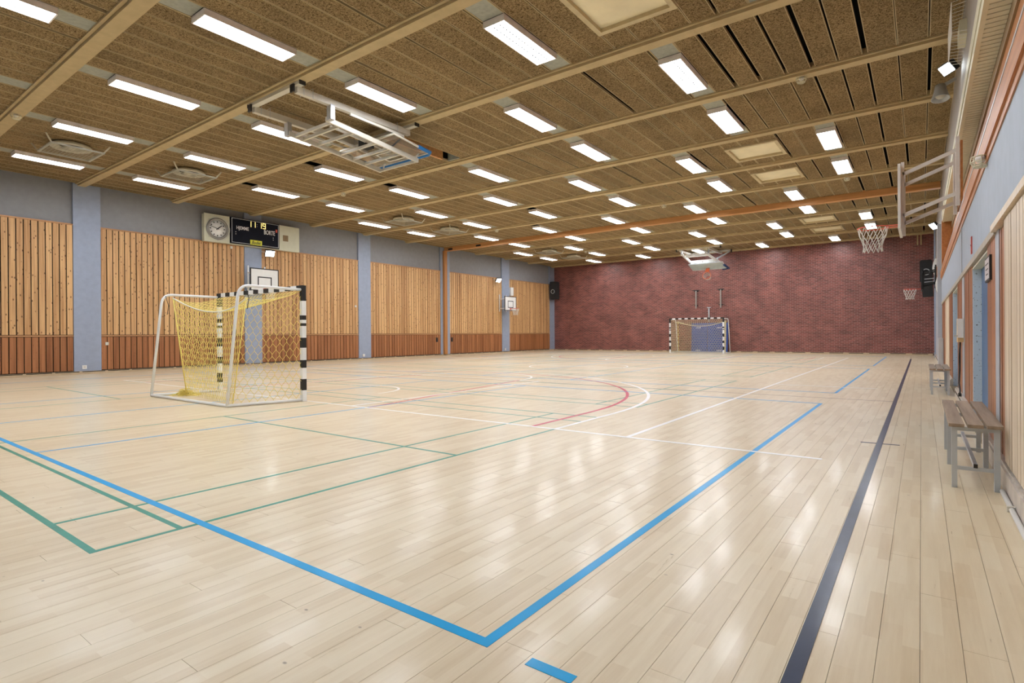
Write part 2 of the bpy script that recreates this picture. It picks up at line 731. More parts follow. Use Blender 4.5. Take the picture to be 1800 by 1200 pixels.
def plank_rank(p):
    x0, a, b = p
    best = 0.0
    for t in (0.1, 0.5, 0.9):
        q = project(x0 + PW / 2, a + (b - a) * t, 0)
        if q and -40 < q[0] < 1840 and -40 < q[1] < 1240:
            best = max(best, (b - a) / (q[2] ** 2.5))
    return best


planks.sort(key=plank_rank, reverse=True)
plank_meshes = {}
rest = MB()
for n_, (x0, a, b) in enumerate(planks):
    if n_ < 300:
        key = round(b - a, 3)
        if key not in plank_meshes:
            plank_meshes[key] = MB().box(GAP / 2, PW - GAP / 2, GAP / 2, key - GAP / 2, -0.02, 0).mesh('floor_plank', 'floor')
        link('floor_plank', plank_meshes[key], floor, (x0, a, 0))
    else:
        rest.box(x0 + GAP / 2, x0 + PW - GAP / 2, a + GAP / 2, b - GAP / 2, -0.02, 0)
tag(rest.build('far_floor_planks', 'floor', floor), kind='stuff')

# ---- court lines, a hair above the planks
LINE_Z = {'line_brown': 0.0004, 'line_green': 0.0006, 'line_red': 0.0012, 'line_blue': 0.0014, 'line_white': 0.0018, 'line_navy': 0.0024}


def line_z(mat):
    LINE_Z[mat] += 0.00001      # crossing lines of one colour never share a plane
    return LINE_Z[mat]


def line(mat, p, q, w=0.056):
    z = line_z(mat)
    mb = MB()
    if abs(p[0] - q[0]) > 1e-6 and abs(p[1] - q[1]) > 1e-6:
        mb.bar((p[0], p[1], z / 2), (q[0], q[1], z / 2), w, z)
    else:
        x0, x1 = sorted((p[0], q[0]))
        y0, y1 = sorted((p[1], q[1]))
        if y1 - y0 > x1 - x0:
            mb.box(x0 - w / 2, x0 + w / 2, y0 - w / 2, y1 + w / 2, 0, z)
        else:
            mb.box(x0 - w / 2, x1 + w / 2, y0 - w / 2, y0 + w / 2, 0, z)
    return mb.build('court_line', mat, floor)


def arc(mat, cx, cyy, r, a0, a1, w=0.06, n=64):
    z = line_z(mat)
    mb = MB()
    prev = None
    for k in range(n + 1):
        t = math.radians(a0 + (a1 - a0) * k / n)
        pi = (cx + (r - w / 2) * math.cos(t), cyy + (r - w / 2) * math.sin(t), z)
        po = (cx + (r + w / 2) * math.cos(t), cyy + (r + w / 2) * math.sin(t), z)
        if prev:
            mb.face((prev[0], prev[1], po, pi))
        prev = (pi, po)
    return mb.build('court_arc', mat, floor)


# blue cross courts 18 x 9
for y0, y1 in ((1.67, 10.6), (12.58, 21.4), (23.35, 32.2)):
    for y in (y0, y1):
        line('line_blue', (-19.37, y), (-1.37, y), 0.05)
    for x in (-1.37, -19.37):
        line('line_blue', (x, y0), (x, y1), 0.05)
    for x in (-7.43, -10.4, -13.4):
        line('line_blue', (x, y0), (x, y1), 0.035)
line('line_blue', (-1.14, 1.665), (-1.0, 1.665), 0.05)
# green badminton courts
for y0 in (1.09, 8.46, 15.86, 23.2):
    y1 = y0 + 6.03
    ym = (y0 + y1) / 2
    for y in (y0, y1):
        line('line_green', (-17.14, y), (-3.73, y), 0.04)
    for y in (y0 + 0.46, y1 - 0.46):
        line('line_green', (-17.14, y), (-3.73, y), 0.036)
    for x in (-3.73, -4.49, -16.38, -17.14, -8.43, -12.45):
        line('line_green', (x, y0), (x, y1), 0.036)
    line('line_green', (-8.43, ym), (-3.73, ym), 0.036)
    line('line_green', (-17.14, ym), (-12.45, ym), 0.036)
# white basketball court
CX = -10.25
WY0, WY1 = 5.95, 30.0
line('line_white', (-17.8, WY0), (-0.79, WY0))
line('line_white', (-17.8, WY1), (-2.75, WY1))
line('line_white', (-2.75, WY0), (-2.75, WY1))
line('line_white', (-17.75, WY0), (-17.75, WY1))
line('line_white', (-17.75, 17.98), (-2.75, 17.98))
line('line_white', (-2.75, 13.99), (-0.78, 13.99))
line('line_white', (-2.75, 21.96), (-0.78, 21.96))
arc('line_white', CX, 17.98, 1.8, 0, 360)
for s, yb in ((1, WY0), (-1, WY1)):
    yc = yb + s * 1.58
    a0, a1 = (0, 180) if s > 0 else (180, 360)
    line('line_white', (CX + 6.52, yb), (CX + 6.52, yc + s * 0.4))
    line('line_white', (CX - 6.52, yb), (CX - 6.52, yc + s * 0.4))
    arc('line_white', CX, yc + s * 0.1, 6.52, a0, a1)
    line('line_red', (CX + 6.16, yb), (CX + 6.16, yc))
    line('line_red', (CX - 6.16, yb), (CX - 6.16, yc))
    arc('line_red', CX, yc, 6.16, a0, a1)
    for sx in (-1, 1):
        line('line_white', (CX + sx * 2.43, yb), (CX + sx * 2.43, yb + s * 5.8))
        line('line_red', (CX + sx * 2.85, yb), (CX + sx * 1.8, yb + s * 5.8))
    line('line_white', (CX - 2.43, yb + s * 5.8), (CX + 2.43, yb + s * 5.8))
    arc('line_white', CX, yb + s * 5.8, 1.8, a0, a1)
    arc('line_white', CX, yc, 1.25, a0, a1)
# navy sideline of the long court and its brown halfway line
line('line_navy', (-0.365, YF + 0.2), (-0.375, 30.0), 0.056)
line('line_navy', (-0.54, 7.12), (-0.19, 7.14), 0.03)
line('line_brown', (-20.0, 11.55), (-0.39, 11.55), 0.04)

# ================================================================== WALLS
wall_left = B('wall_left', 'plaster', None, XL - 0.2, XL, YF - 0.1, YB, -0.02, ZC + 0.3)
tag(wall_left, 'long side wall clad in vertical pine boards between grey-blue pilasters', None, None, 'structure')
PIL = [(0.35, 1.05), (5.93, 6.67), (11.52, 12.24), (17.12, 17.85), (22.8, 23.55), (28.5, 29.3), (34.24, YB)]
XP = XL + 0.1        # pilaster front
XBD = XL + 0.075     # front of the boards
for a, b in PIL:
    B('pilaster', 'pilaster', wall_left, XL, XP, a, b, 0.1, ZC)
RAIL_Z, TOP_Z = 1.24, 4.79
bays = [(YF, 0.35)] + [(PIL[i][1], PIL[i + 1][0]) for i in range(len(PIL) - 1)]
up_me, lo_me = {}, {}
for a, b in bays:
    B('panel_backing', 'void', wall_left, XL, XL + 0.006, a + 0.01, b - 0.01, 0.1, TOP_Z)
    nb = max(1, round((b - a) / 0.1735))
    pw = (b - a) / nb
    key = round(pw, 4)
    if key not in up_me:
        up_me[key] = MB().box(-0.022, 0, 0.013, pw - 0.013, RAIL_Z + 0.04, TOP_Z).mesh('upper_board', 'pine')
        lo_me[key] = MB().box(-0.022, 0, 0.012, pw - 0.012, 0.125, RAIL_Z - 0.035).mesh('lower_board', 'pine_dark')
    for i in range(nb):
        dx = rng.uniform(-0.003, 0.003)
        link('upper_board', up_me[key], wall_left, (XBD + dx, a + i * pw, 0))
        link('lower_board', lo_me[key], wall_left, (XBD + dx, a + i * pw, 0))
    B('middle_rail', 'rail_wood', wall_left, XL, XBD + 0.015, a, b, RAIL_Z - 0.02, RAIL_Z + 0.025)
    B('top_rail', 'rail_wood', wall_left, XL, XBD + 0.02, a, b, TOP_Z, TOP_Z + 0.045)

# skirtings with dark air slots
sk = B('baseboard_left', 'skirting', None, XL + 0.001, XL + 0.13, YF, YB - 0.14, 0, 0.1)
tag(sk, 'beige skirting with dark air slots along the pine wall', None, None, 'structure')
slot = MB().box(0, 0.004, 0, 0.62, 0.072, 0.094).mesh('air_slot', 'void')
y = YF + 0.1
while y < YB - 0.9:
    link('air_slot', slot, sk, (XL + 0.1285, y, 0))
    y += 0.7
wall_back = B('wall_back', 'brick', None, XL - 0.2, XR + 0.6, YB, YB + 0.25, -0.02, ZC + 0.3)
tag(wall_back, 'dark red brick end wall', None, None, 'structure')
sk = B('baseboard_back', 'skirting', None, XL + 0.14, XR - 0.08, YB - 0.12, YB - 0.001, 0, 0.1)
tag(sk, 'beige skirting with dark air slots below the brick wall', None, None, 'structure')
slot = MB().box(0, 0.66, -0.004, 0, 0.06, 0.088).mesh('air_slot', 'void')
x = XL + 0.4
while x < XR - 0.8:
    link('air_slot', slot, sk, (x, YB - 0.1185, 0))
    x += 0.92
wf = B('wall_front', 'plaster', None, XL - 0.2, XR + 0.6, YF - 0.25, YF - 0.1, -0.02, ZC + 0.3)
tag(wf, 'grey end wall behind the viewer', None, None, 'structure')

# ---- right wall: boards, two door recesses, band, wooden ledge and slatted niche above
wall_right = empty('wall_right', (XR, 16, 0))
tag(wall_right, 'side wall with reddish boards, two door recesses and a wooden ledge', None, None, 'structure')
XO = XR + 0.32
D1, D2 = (7.45, 9.6), (13.2, 15.4)
DZ = 2.04
for a, b in ((YF - 0.1, D1[0]), (D1[1], D2[0]), (D2[1], YB)):
    B('wall_block', 'wall_dark', wall_right, XR + 0.03, XO, a, b, -0.02, DZ)
B('wall_block', 'wall_dark', wall_right, XR + 0.03, XO, YF - 0.1, YB, DZ, 2.13)
B('grey_band', 'band', wall_right, XR, XO, YF - 0.1, 22.6, 2.13, 2.95)
for y in (11.45,):
    B('band_joint', 'pillar', wall_right, XR - 0.008, XR + 0.002, y, y + 0.12, 2.13, 2.95)
B('upper_wall', 'fascia_grey', wall_right, XR + 0.02, XO + 0.1, 22.6, YB, DZ, ZC + 0.1)
B('far_wall_facing', 'pillar', wall_right, XR, XR + 0.03, 22.6, YB, 0, 2.95)
# niche above the ledge
B('niche_back', 'ledge_wood', wall_right, XR + 0.27, XR + 0.35, YF - 0.1, 22.3, 2.95, 4.7)
B('niche_rail', 'brown_rail', wall_right, XR + 0.245, XR + 0.27, YF - 0.1, 22.3, 4.47, 4.62)
B('fascia', 'fascia_grey', wall_right, XR + 0.02, XR + 0.36, YF - 0.1, 22.3, 4.95, ZC + 0.1)
B('fascia_trim', 'cream_trim', wall_right, XR + 0.0, XR + 0.05, YF - 0.1, 22.3, 4.78, 4.96)
B('fascia_trim', 'cream_trim', wall_right, XR + 0.01, XR + 0.06, YF - 0.1, 22.3, 4.645, 4.76)
B('soffit_backing', 'void', wall_right, XR + 0.05, XR + 0.27, YF - 0.1, 22.3, 4.70, 4.94)
slat = MB().box(0, 0.19, 0.011, 0.109, 4.65, 4.69).mesh('soffit_slat', 'cream_slat')
y = 4.6
while y < 22.1:
    link('soffit_slat', slat, wall_right, (XR + 0.06, y, 0))
    y += 0.12
B('niche_end', 'ledge_wood', wall_right, XR + 0.0, XR + 0.36, 22.2, 22.6, 2.95, 4.7)
# ledge
B('ledge', 'ledge_wood', wall_right, XR - 0.03, XR + 0.27, YF - 0.1, 22.7, 2.93, 3.12)
B('ledge_edge', 'alu', wall_right, XR - 0.034, XR + 0.02, YF - 0.1, 22.7, 3.12, 3.14)
B('ledge_apron', 'ledge_wood', wall_right, XR - 0.012, XR + 0.01, YF - 0.1, 22.65, 2.86, 2.93)
# boards of the lower wall
XF = XR + 0.012
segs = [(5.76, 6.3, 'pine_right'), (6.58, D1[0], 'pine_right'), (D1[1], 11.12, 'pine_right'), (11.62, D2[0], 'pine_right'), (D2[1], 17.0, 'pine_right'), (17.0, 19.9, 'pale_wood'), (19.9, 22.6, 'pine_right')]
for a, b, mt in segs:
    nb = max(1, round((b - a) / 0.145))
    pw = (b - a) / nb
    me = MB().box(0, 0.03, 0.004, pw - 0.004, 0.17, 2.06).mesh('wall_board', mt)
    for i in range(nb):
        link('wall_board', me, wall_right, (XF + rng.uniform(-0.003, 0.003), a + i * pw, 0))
for a, b in ((6.3, 6.58), (11.12, 11.62)):
    B('pilaster', 'pillar', wall_right, XR + 0.005, XR + 0.05, a, b, 0.17, 2.1)
B('top_trim', 'band_trim', wall_right, XR - 0.012, XR + 0.04, 6.5, 22.6, 2.06, 2.13)
B('top_trim', 'pale_wood', wall_right, XR - 0.035, XR + 0.04, YF - 0.1, 6.5, 2.075, 2.13)
nb = 56
me = MB().box(0, 0.035, 0.006, 0.141 - 0.006, 0.19, 2.06).mesh('pale_board', 'pale_wood')
for i in range(nb):
    link('pale_board', me, wall_right, (XR - 0.012 + rng.uniform(-0.002, 0.002), 5.74 - (i + 1) * 0.141, 0))
B('board_gap', 'void', wall_right, XR + 0.02, XR + 0.035, YF, 5.75, 0.17, 2.06)
# door recesses
for n_, (a, b) in enumerate((D1, D2)):
    dr = empty('door_%d' % (n_ + 1), (XR + 0.1, (a + b) / 2, 0))
    tag(dr, ['blue door in the nearer recess of the boarded wall', 'blue door in the farther recess of the boarded wall'][n_], None, None, 'structure')
    B('door_leaf', 'door_blue', dr, XR + 0.11, XR + 0.16, a, b, 0.02, DZ - 0.01)
    B('door_jamb', 'jamb_blue', dr, XR + 0.02, XR + 0.11, b - 0.05, b, 0.0, DZ - 0.02)
    B('door_jamb', 'jamb_blue', dr, XR + 0.02, XR + 0.11, a, a + 0.05, 0.0, DZ - 0.02)
    B('door_handle', 'steel_grey', [c for c in dr.children if c.name.startswith('door_leaf')][0], XR + 0.06, XR + 0.11, a + 0.12, a + 0.24, 1.02, 1.05)
    B('door_head', 'cream_panel', dr, XR + 0.02, XR + 0.11, a, b, DZ - 0.02, DZ)
    B('threshold', 'brown_rail', dr, XR - 0.02, XR + 0.16, a, b, 0.0, 0.02)
for n_, (a, b) in enumerate(((YF, D1[0]), (D1[1], D2[0]), (D2[1], YB - 0.13))):
    s = B('baseboard_right', 'skirting_right', None, XR - 0.035, XR + 0.03, a, b, 0.0, 0.15)
    tag(s, ['worn skirting behind the nearer bench', 'slotted skirting between the two door recesses', 'skirting beyond the farther door recess'][n_], None, None, 'structure')
    B('skirting_step', 'skirting_right', s, XR - 0.02, XR + 0.03, a, b, 0.15, 0.17)
    if n_:
        sl = MB().box(-0.004, 0, 0, 0.3, 0.09, 0.115).mesh('air_slot', 'void')
        yy = a + 0.15
        while yy < b - 0.4:
            link('air_slot', sl, s, (XR - 0.0345, yy, 0))
            yy += 0.42
# far part of the right wall
far_post = MB().box(XR - 0.1, XR, 22.75, 23.15, 0, 4.7)
far_post.build('pillar', 'pillar', wall_right)
B('pillar', 'pilaster', wall_right, XR - 0.05, XR, 31.9, 32.6, 0, ZC)
B('far_box', 'steel_grey', wall_right, XR - 0.12, XR, 21.2, 21.7, 0.15, 1.0)

# ================================================================== CEILING
ceiling = B('ceiling', 'void', None, XL - 0.2, XR + 0.6, YF - 0.2, YB + 0.25, ZC + 0.28, ZC + 0.36)
tag(ceiling, 'ceiling of brown wood-wool slabs between painted ribs', None, None, 'structure')
RIBS = [bay_y(k) + BAY / 2 for k in range(-3, 11)]
rib_me = MB().box(XL, XR + 0.02, -0.105, 0.105, ZC - 0.075, ZC + 0.1).box(XL, XR + 0.02, -0.165, -0.115, ZC - 0.03, ZC + 0.1).box(XL, XR + 0.02, 0.115, 0.165, ZC - 0.03, ZC + 0.1).mesh('rib', 'rib')
for k, y in enumerate(RIBS):
    if y > YF + 0.1 and abs(y - 23.2) > 0.3:
        link('rib', rib_me, ceiling, (0, y, 0))
ob = B('wooden_beam', 'beam_orange', None, XL + 0.1, XR + 0.0, 23.1, 23.36, ZC - 0.2, ZC + 0.05)
tag(ob, 'orange timber beam crossing under the ceiling', 'beam')
B('beam_bracket', 'black', ob, XL + 0.45, XL + 0.75, 23.06, 23.1, ZC - 0.17, ZC - 0.08)
B('beam_bracket', 'black', ob, XL + 2.5, XL + 2.8, 23.06, 23.1, ZC - 0.17, ZC - 0.08)
op = B('wooden_post', 'post_orange', None, XP, XP + 0.14, 22.98, 23.2, 0.1, ZC - 0.2)
tag(op, 'slim orange timber post standing against a grey-blue pilaster', 'post')

# which strips hold what
P_A = [0, 8, 16, 24, 32, 40]
P_B = [4, 12, 20, 28, 36]
LAMPS = []
for k in range(-2, 11):
    js = P_A if k in (0, 1, 4, 5, 8, 9) else P_B
    for j in js:
        if (k, j) == (2, 20):
            continue
        LAMPS.append((k, j))
NO_PATCH = {(2, 28), (2, 36), (3, 28), (5, 24), (6, 28)}
HATCHES = [1, 4, 5, 8, 9]
VENTS = [(k, 36) for k in (0, 1, 4, 5, 8, 9)]
lampset = set(LAMPS)
panels = []          # (x centre, width, y0, y1)
patches = []
LAMP_L, LAMP_W = 1.53, 0.42
CLEAR = 0.155
for k in range(-2, 11):
    ya, yb = bay_y(k) - BAY / 2 + CLEAR, bay_y(k) + BAY / 2 - CLEAR
    if k == 6:
        yb -= 0.0
    for j in range(-6, 47):
        x = strip_x(j)
        if x - STRIP / 2 < XL - 0.1 or x + STRIP / 2 > XR + 0.3:
            continue
        if (k, j) in lampset:
            c = bay_y(k)
            if (k, j) not in NO_PATCH:
                patches.append((x, ya, c - LAMP_L / 2 - 0.01))
            patches.append((x, c + LAMP_L / 2 + 0.01, yb))
            continue
        if (k, j) == (2, 20):
            continue
        if k in HATCHES and 3 <= j <= 5:
            c = bay_y(k)
            panels.append((x, STRIP - 0.012, ya, c - 0.68, k))
            panels.append((x, STRIP - 0.012, c + 0.68, yb, k))
            continue
        q = rng.random()
        right = max(0.0, 1 - (-x) / 14)
        if q < 0.58 - 0.3 * right:
            g = rng.uniform(0.010, 0.016)
        elif q < 0.88 - 0.3 * right:
            g = rng.uniform(0.016, 0.03)
        else:
            g = rng.uniform(0.034, 0.075)
        if x > -4.5 and k >= 1 and rng.random() < 0.3:
            g = rng.uniform(0.05, 0.085)
        panels.append((x, STRIP - g, ya, yb, k))


def panel_rank(p):
    x, w, a, b, k = p
    q = project(x, (a + b) / 2, ZC)
    if not q or not (-60 < q[0] < 1860 and -60 < q[1] < 1260):
        return 0
    return (b - a) / q[2] ** 2.5


def panel_geo(mb, xc, w, a, b):
    t = 0.013
    x0, x1 = xc - w / 2, xc + w / 2
    mb.box(x0 + t, x1 - t, a, b, ZC, ZC + 0.05, 0)
    mb.box(x0, x0 + t, a, b, ZC - 0.001, ZC + 0.05, 1)
    mb.box(x1 - t, x1, a, b, ZC - 0.001, ZC + 0.05, 1)


panels.sort(key=panel_rank, reverse=True)
rest = MB()
for n_, (x, w, a, b, k) in enumerate(panels):
    sh = rng.uniform(-1, 1) * max(0.0, (STRIP - w) / 2 - 0.004)
    if n_ < 300:
        mb = MB()
        panel_geo(mb, 0, w, 0, b - a)
        link('ceiling_panel', mb.mesh('ceiling_panel', ['woodwool', 'batten']), ceiling, (x + sh, a, 0))
    else:
        panel_geo(rest, x + sh, w, a, b)
tag(rest.build('far_ceiling_panels', ['woodwool', 'batten'], ceiling), kind='stuff')
for x, a, b in patches:
    mb = MB()
    mb.box(x - 0.2, x + 0.2, a, b, ZC + 0.002, ZC + 0.03, 0)
    mb.box(x - 0.219, x - 0.2, a, b, ZC - 0.004, ZC + 0.03, 1)
    mb.box(x + 0.2, x + 0.219, a, b, ZC - 0.004, ZC + 0.03, 1)
    mb.build('blank_panel', ['patch', 'batten'], ceiling)
# open slot with a timber joist in it
xs = strip_x(20)
B('joist', 'beam_orange', ceiling, xs - 0.22, xs - 0.15, bay_y(2) - 1.26, bay_y(2) + 0.95, ZC - 0.03, ZC + 0.27)
B('slot_end', 'patch', ceiling, xs - 0.2, xs + 0.2, bay_y(2) + 1.2, bay_y(2) + 1.25, ZC, ZC + 0.27)
# hatches
for k in HATCHES:
    x, c = strip_x(4), bay_y(k)
    h = empty('ceiling_hatch', (x, c, ZC))
    i_ = {9: 'nearest the brick wall', 8: 'second from the brick wall', 5: 'just before the orange beam, the smaller of two', 4: 'second before the orange beam', 1: 'largest, at the top edge of the picture'}[k]
    tag(h, 'square cream hatch in the ceiling, ' + i_, 'hatch', 'cream hatches in the ceiling')
    fr = MB()
    for a in ((-0.66, 0.66, -0.67, -0.575), (-0.66, 0.66, 0.575, 0.67), (-0.66, -0.575, -0.575, 0.575), (0.575, 0.66, -0.575, 0.575)):
        fr.box(x + a[0], x + a[1], c + a[2], c + a[3], ZC - 0.04, ZC + 0.05)
    fr.build('frame', 'hatch_frame', h)
    # slightly domed cream panel
    pn = MB()
    N = 10
    for iy in range(N):
        for ix in range(N):
            q = []
            for dx, dy in ((0, 0), (0, 1), (1, 1), (1, 0)):
                u, v = (ix + dx) / N, (iy + dy) / N
                q.append((x - 0.575 + 1.15 * u, c - 0.575 + 1.15 * v, ZC + 0.02 - 0.035 * math.sin(math.pi * u) * math.sin(math.pi * v)))
            pn.face(q, 0, True)
    pn.build('panel', 'hatch', h)

# ================================================================== CEILING LIGHTS
hx, hy = LAMP_W / 2, LAMP_L / 2
mb = MB()
for a in ((-hx, hx, -hy, -hy + 0.02), (-hx, hx, hy - 0.02, hy), (-hx, -hx + 0.02, -hy + 0.02, hy - 0.02), (hx - 0.02, hx, -hy + 0.02, hy - 0.02)):
    mb.box(a[0], a[1], a[2], a[3], -0.1, 0.0)
mb.box(-hx + 0.02, hx - 0.02, -hy + 0.02, hy - 0.02, -0.02, 0.0)
lamp_house = mb.mesh('housing', 'lamp_body')
lamp_diff = MB().box(-hx + 0.022, hx - 0.022, -hy + 0.022, hy - 0.022, -0.094, -0.085).mesh('diffuser', 'lamp_glow')
mb = MB()
for xx in (-0.062, 0.062):
    for i in range(17):
        yy = -hy + 0.1 + i * 0.0835
        mb.box(xx - 0.014, xx + 0.014, yy - 0.024, yy + 0.024, -0.0975, -0.0945)
for xx in (-0.12, 0, 0.12):
    mb.box(xx - 0.02, xx + 0.02, hy - 0.11, hy - 0.1, -0.0975, -0.0945)
lamp_louv = mb.mesh('louvre', 'louvre')
rows = sorted({k for k, j in LAMPS}, reverse=True)
for k, j in LAMPS:
    js = sorted([jj for kk, jj in LAMPS if kk == k], reverse=True)
    row, pos = rows.index(k) + 1, js.index(j) + 1
    t = empty('ceiling_light', (strip_x(j), bay_y(k), ZC))
    tag(t, 'long ceiling light, %s from the pine wall in the %s row from the brick wall' % (ORD[pos], ORD[row]), 'ceiling light', 'rectangular lights on the ceiling')
    for nm, me in (('housing', lamp_house), ('diffuser', lamp_diff), ('louvre', lamp_louv)):
        if nm == 'louvre' and k > 3:
            continue
        o = bpy.data.objects.new(nm, me)
        col.objects.link(o)
        o.parent = dif if nm == 'louvre' else t
        if nm == 'diffuser':
            dif = o
        if nm == 'louvre':
            o['kind'] = 'stuff'

# ================================================================== AIR DIFFUSERS
def make_vent(x, y, label):
    v = empty('air_diffuser', (x, y, ZC))
    tag(v, label, 'air vent', 'square air vents hung below the ceiling')
    tr = MB()
    w = 0.56
    zt = ZC - 0.21
    for a in ((-w, w, -w, -w + 0.05), (-w, w, w - 0.05, w), (-w, -w + 0.05, -w + 0.05, w - 0.05), (w - 0.05, w, -w + 0.05, w - 0.05)):
        tr.box(x + a[0], x + a[1], y + a[2], y + a[3], zt, zt + 0.03)
    tr.build('tray', 'vent_frame', v)
    rg = MB()
    rg.lathe([(0.36, -0.007), (0.40, -0.02), (0.44, -0.07), (0.43, -0.10), (0.36, -0.11), (0.30, -0.08), (0.27, -0.03)], 32, 0, Matrix.Translation((x, y, ZC)))
    rg.build('collar', 'vent_pale', v)
    gr = MB()
    for i in range(15):
        t = -w + 0.02 + i * (2 * w - 0.04) / 14
        gr.box(x + t - 0.003, x + t + 0.003, y - w + 0.015, y + w - 0.015, zt + 0.004, zt + 0.008)
        gr.box(x - w + 0.015, x + w - 0.015, y + t - 0.003, y + t + 0.003, zt, zt + 0.004)
    tag(gr.build('guard_mesh', 'vent_grey', v), kind='stuff')
    MB().lathe([(0.27, -0.03), (0.0, -0.03)], 28, 0, Matrix.Translation((x, y, ZC))).build('throat', 'black_matt', v)
    MB().lathe([(0.2, -0.11), (0.21, -0.12), (0.0, -0.135)], 28, 0, Matrix.Translation((x, y, ZC))).build('deflector', 'vent_pale', v)
    for sx, sy in ((-1, -1), (1, -1), (1, 1), (-1, 1)):
        br = MB()
        br.bar((x + sx * (w - 0.02), y + sy * (w - 0.02), zt + 0.02), (x + sx * (w + 0.05), y + sy * (w + 0.1), ZC - 0.012), 0.035, 0.01, 0, (1, 0, 0))
        br.build('bracket', 'vent_pale', v)


vn = {0: 'nearest to the viewer', 1: 'second nearest to the viewer', 4: 'third from the viewer', 5: 'fourth from the viewer', 8: 'second from the brick wall', 9: 'nearest to the brick wall'}
for k, j in VENTS:
    make_vent(-17.55, bay_y(k), 'square air vent with round collar under the ceiling, ' + vn[k])

# ================================================================== CAGED DETECTORS
def make_detector(x, y, z, label, r=0.085):
    d = empty('caged_detector', (x, y, z))
    tag(d, label, 'smoke detector', 'detectors in wire cages')
    MB().lathe([(0, 0), (r * 0.55, 0), (r * 0.6, -0.03), (r * 0.4, -0.05), (0, -0.055)], 14, 0, Matrix.Translation((x, y, z))).build('sensor', 'white_paint', d)
    cg = MB()
    for zz, rr in ((0, r), (-0.05, r * 1.05), (-0.095, r * 0.78)):
        cg.tube([(x + rr * math.cos(t * math.pi / 7), y + rr * math.sin(t * math.pi / 7), z + zz) for t in range(14)], 0.006, 4, closed=True)
    for a in range(8):
        t = a * math.pi / 4
        cg.tube([(x + rr * math.cos(t), y + rr * math.sin(t), z + zz) for zz, rr in ((0, r), (-0.05, r * 1.05), (-0.095, r * 0.78), (-0.1, 0.01))], 0.005, 4)
    cg.build('wire_cage', 'cream_trim', d)


RB = ZC - 0.075
for x, y, lb in ((-15.9, RIBS[2], 'on the nearest rib at the far left'), (-15.9, RIBS[5], 'on the rib just beyond the folded basket frame'), (-1.83, RIBS[5], 'on the rib at upper right'),
                 (-7.84, RIBS[8], 'on a rib in the middle of the ceiling'), (-1.87, RIBS[8], 'before the orange beam at right'), (-15.9, RIBS[8], 'before the orange beam at left'),
                 (-15.9, RIBS[11], 'on a rib beyond the orange beam at left'), (-5.37, RIBS[11], 'on a rib beyond the orange beam at right')):
    make_detector(x, y, RB, 'white smoke detector in a wire cage ' + lb)
make_detector(XR - 0.05, 7.2, 2.93, 'wire-caged detector under the wooden ledge at far right', 0.075)


# ================================================================== NETS
def hex_net(P, nu, nv):
    """hexagonal mesh over a patch P(u, v), u and v in 0..1; returns segments"""
    segs = []

    def pt(i, j, s):
        u = (i + (0.5 if j % 2 else 0.0)) / nu
        v = (j + (0.33 if s else 0.0)) / nv
        return P(min(max(u, 0), 1), min(max(v, 0), 1))
    for j in range(nv):
        for i in range(nu + 1):
            a, b = pt(i, j, 0), pt(i, j, 1)
            segs.append((a, b))
            if j + 1 <= nv:
                if j % 2 == 0:
                    segs.append((b, pt(i, j + 1, 0)))
                    if i > 0:
                        segs.append((b, pt(i - 1, j + 1, 0)))
                else:
                    segs.append((b, pt(i, j + 1, 0)))
                    if i < nu:
                        segs.append((b, pt(i + 1, j + 1, 0)))
    return segs


def lerp(a, b, t):
    return tuple(a[i] + (b[i] - a[i]) * t for i in range(3))


def quad(a, b, c, d):
    """a-b lower edge (u), d-c upper edge"""
    return lambda u, v: lerp(lerp(a, b, u), lerp(d, c, u), v)


def striped(mb, p, q, w, fr):
    """square post from p to q; fr = list of (fraction start, end, material)"""
    for a, b, m in fr:
        mb.bar(lerp(p, q, a), lerp(p, q, b), w, w, m, (1, 0, 0) if abs(p[2] - q[2]) > 0.5 else (0, 0, 1))
    return mb


POST_FR = [(0, .10, 0), (.10, .20, 1), (.20, .30, 0), (.30, .37, 1), (.37, .48, 0), (.48, .57, 1), (.57, .675, 0), (.675, .70, 1), (.70, .73, 0), (.73, .77, 1), (.77, .90, 0), (.90, 1.0, 1)]
BAR_N = 17


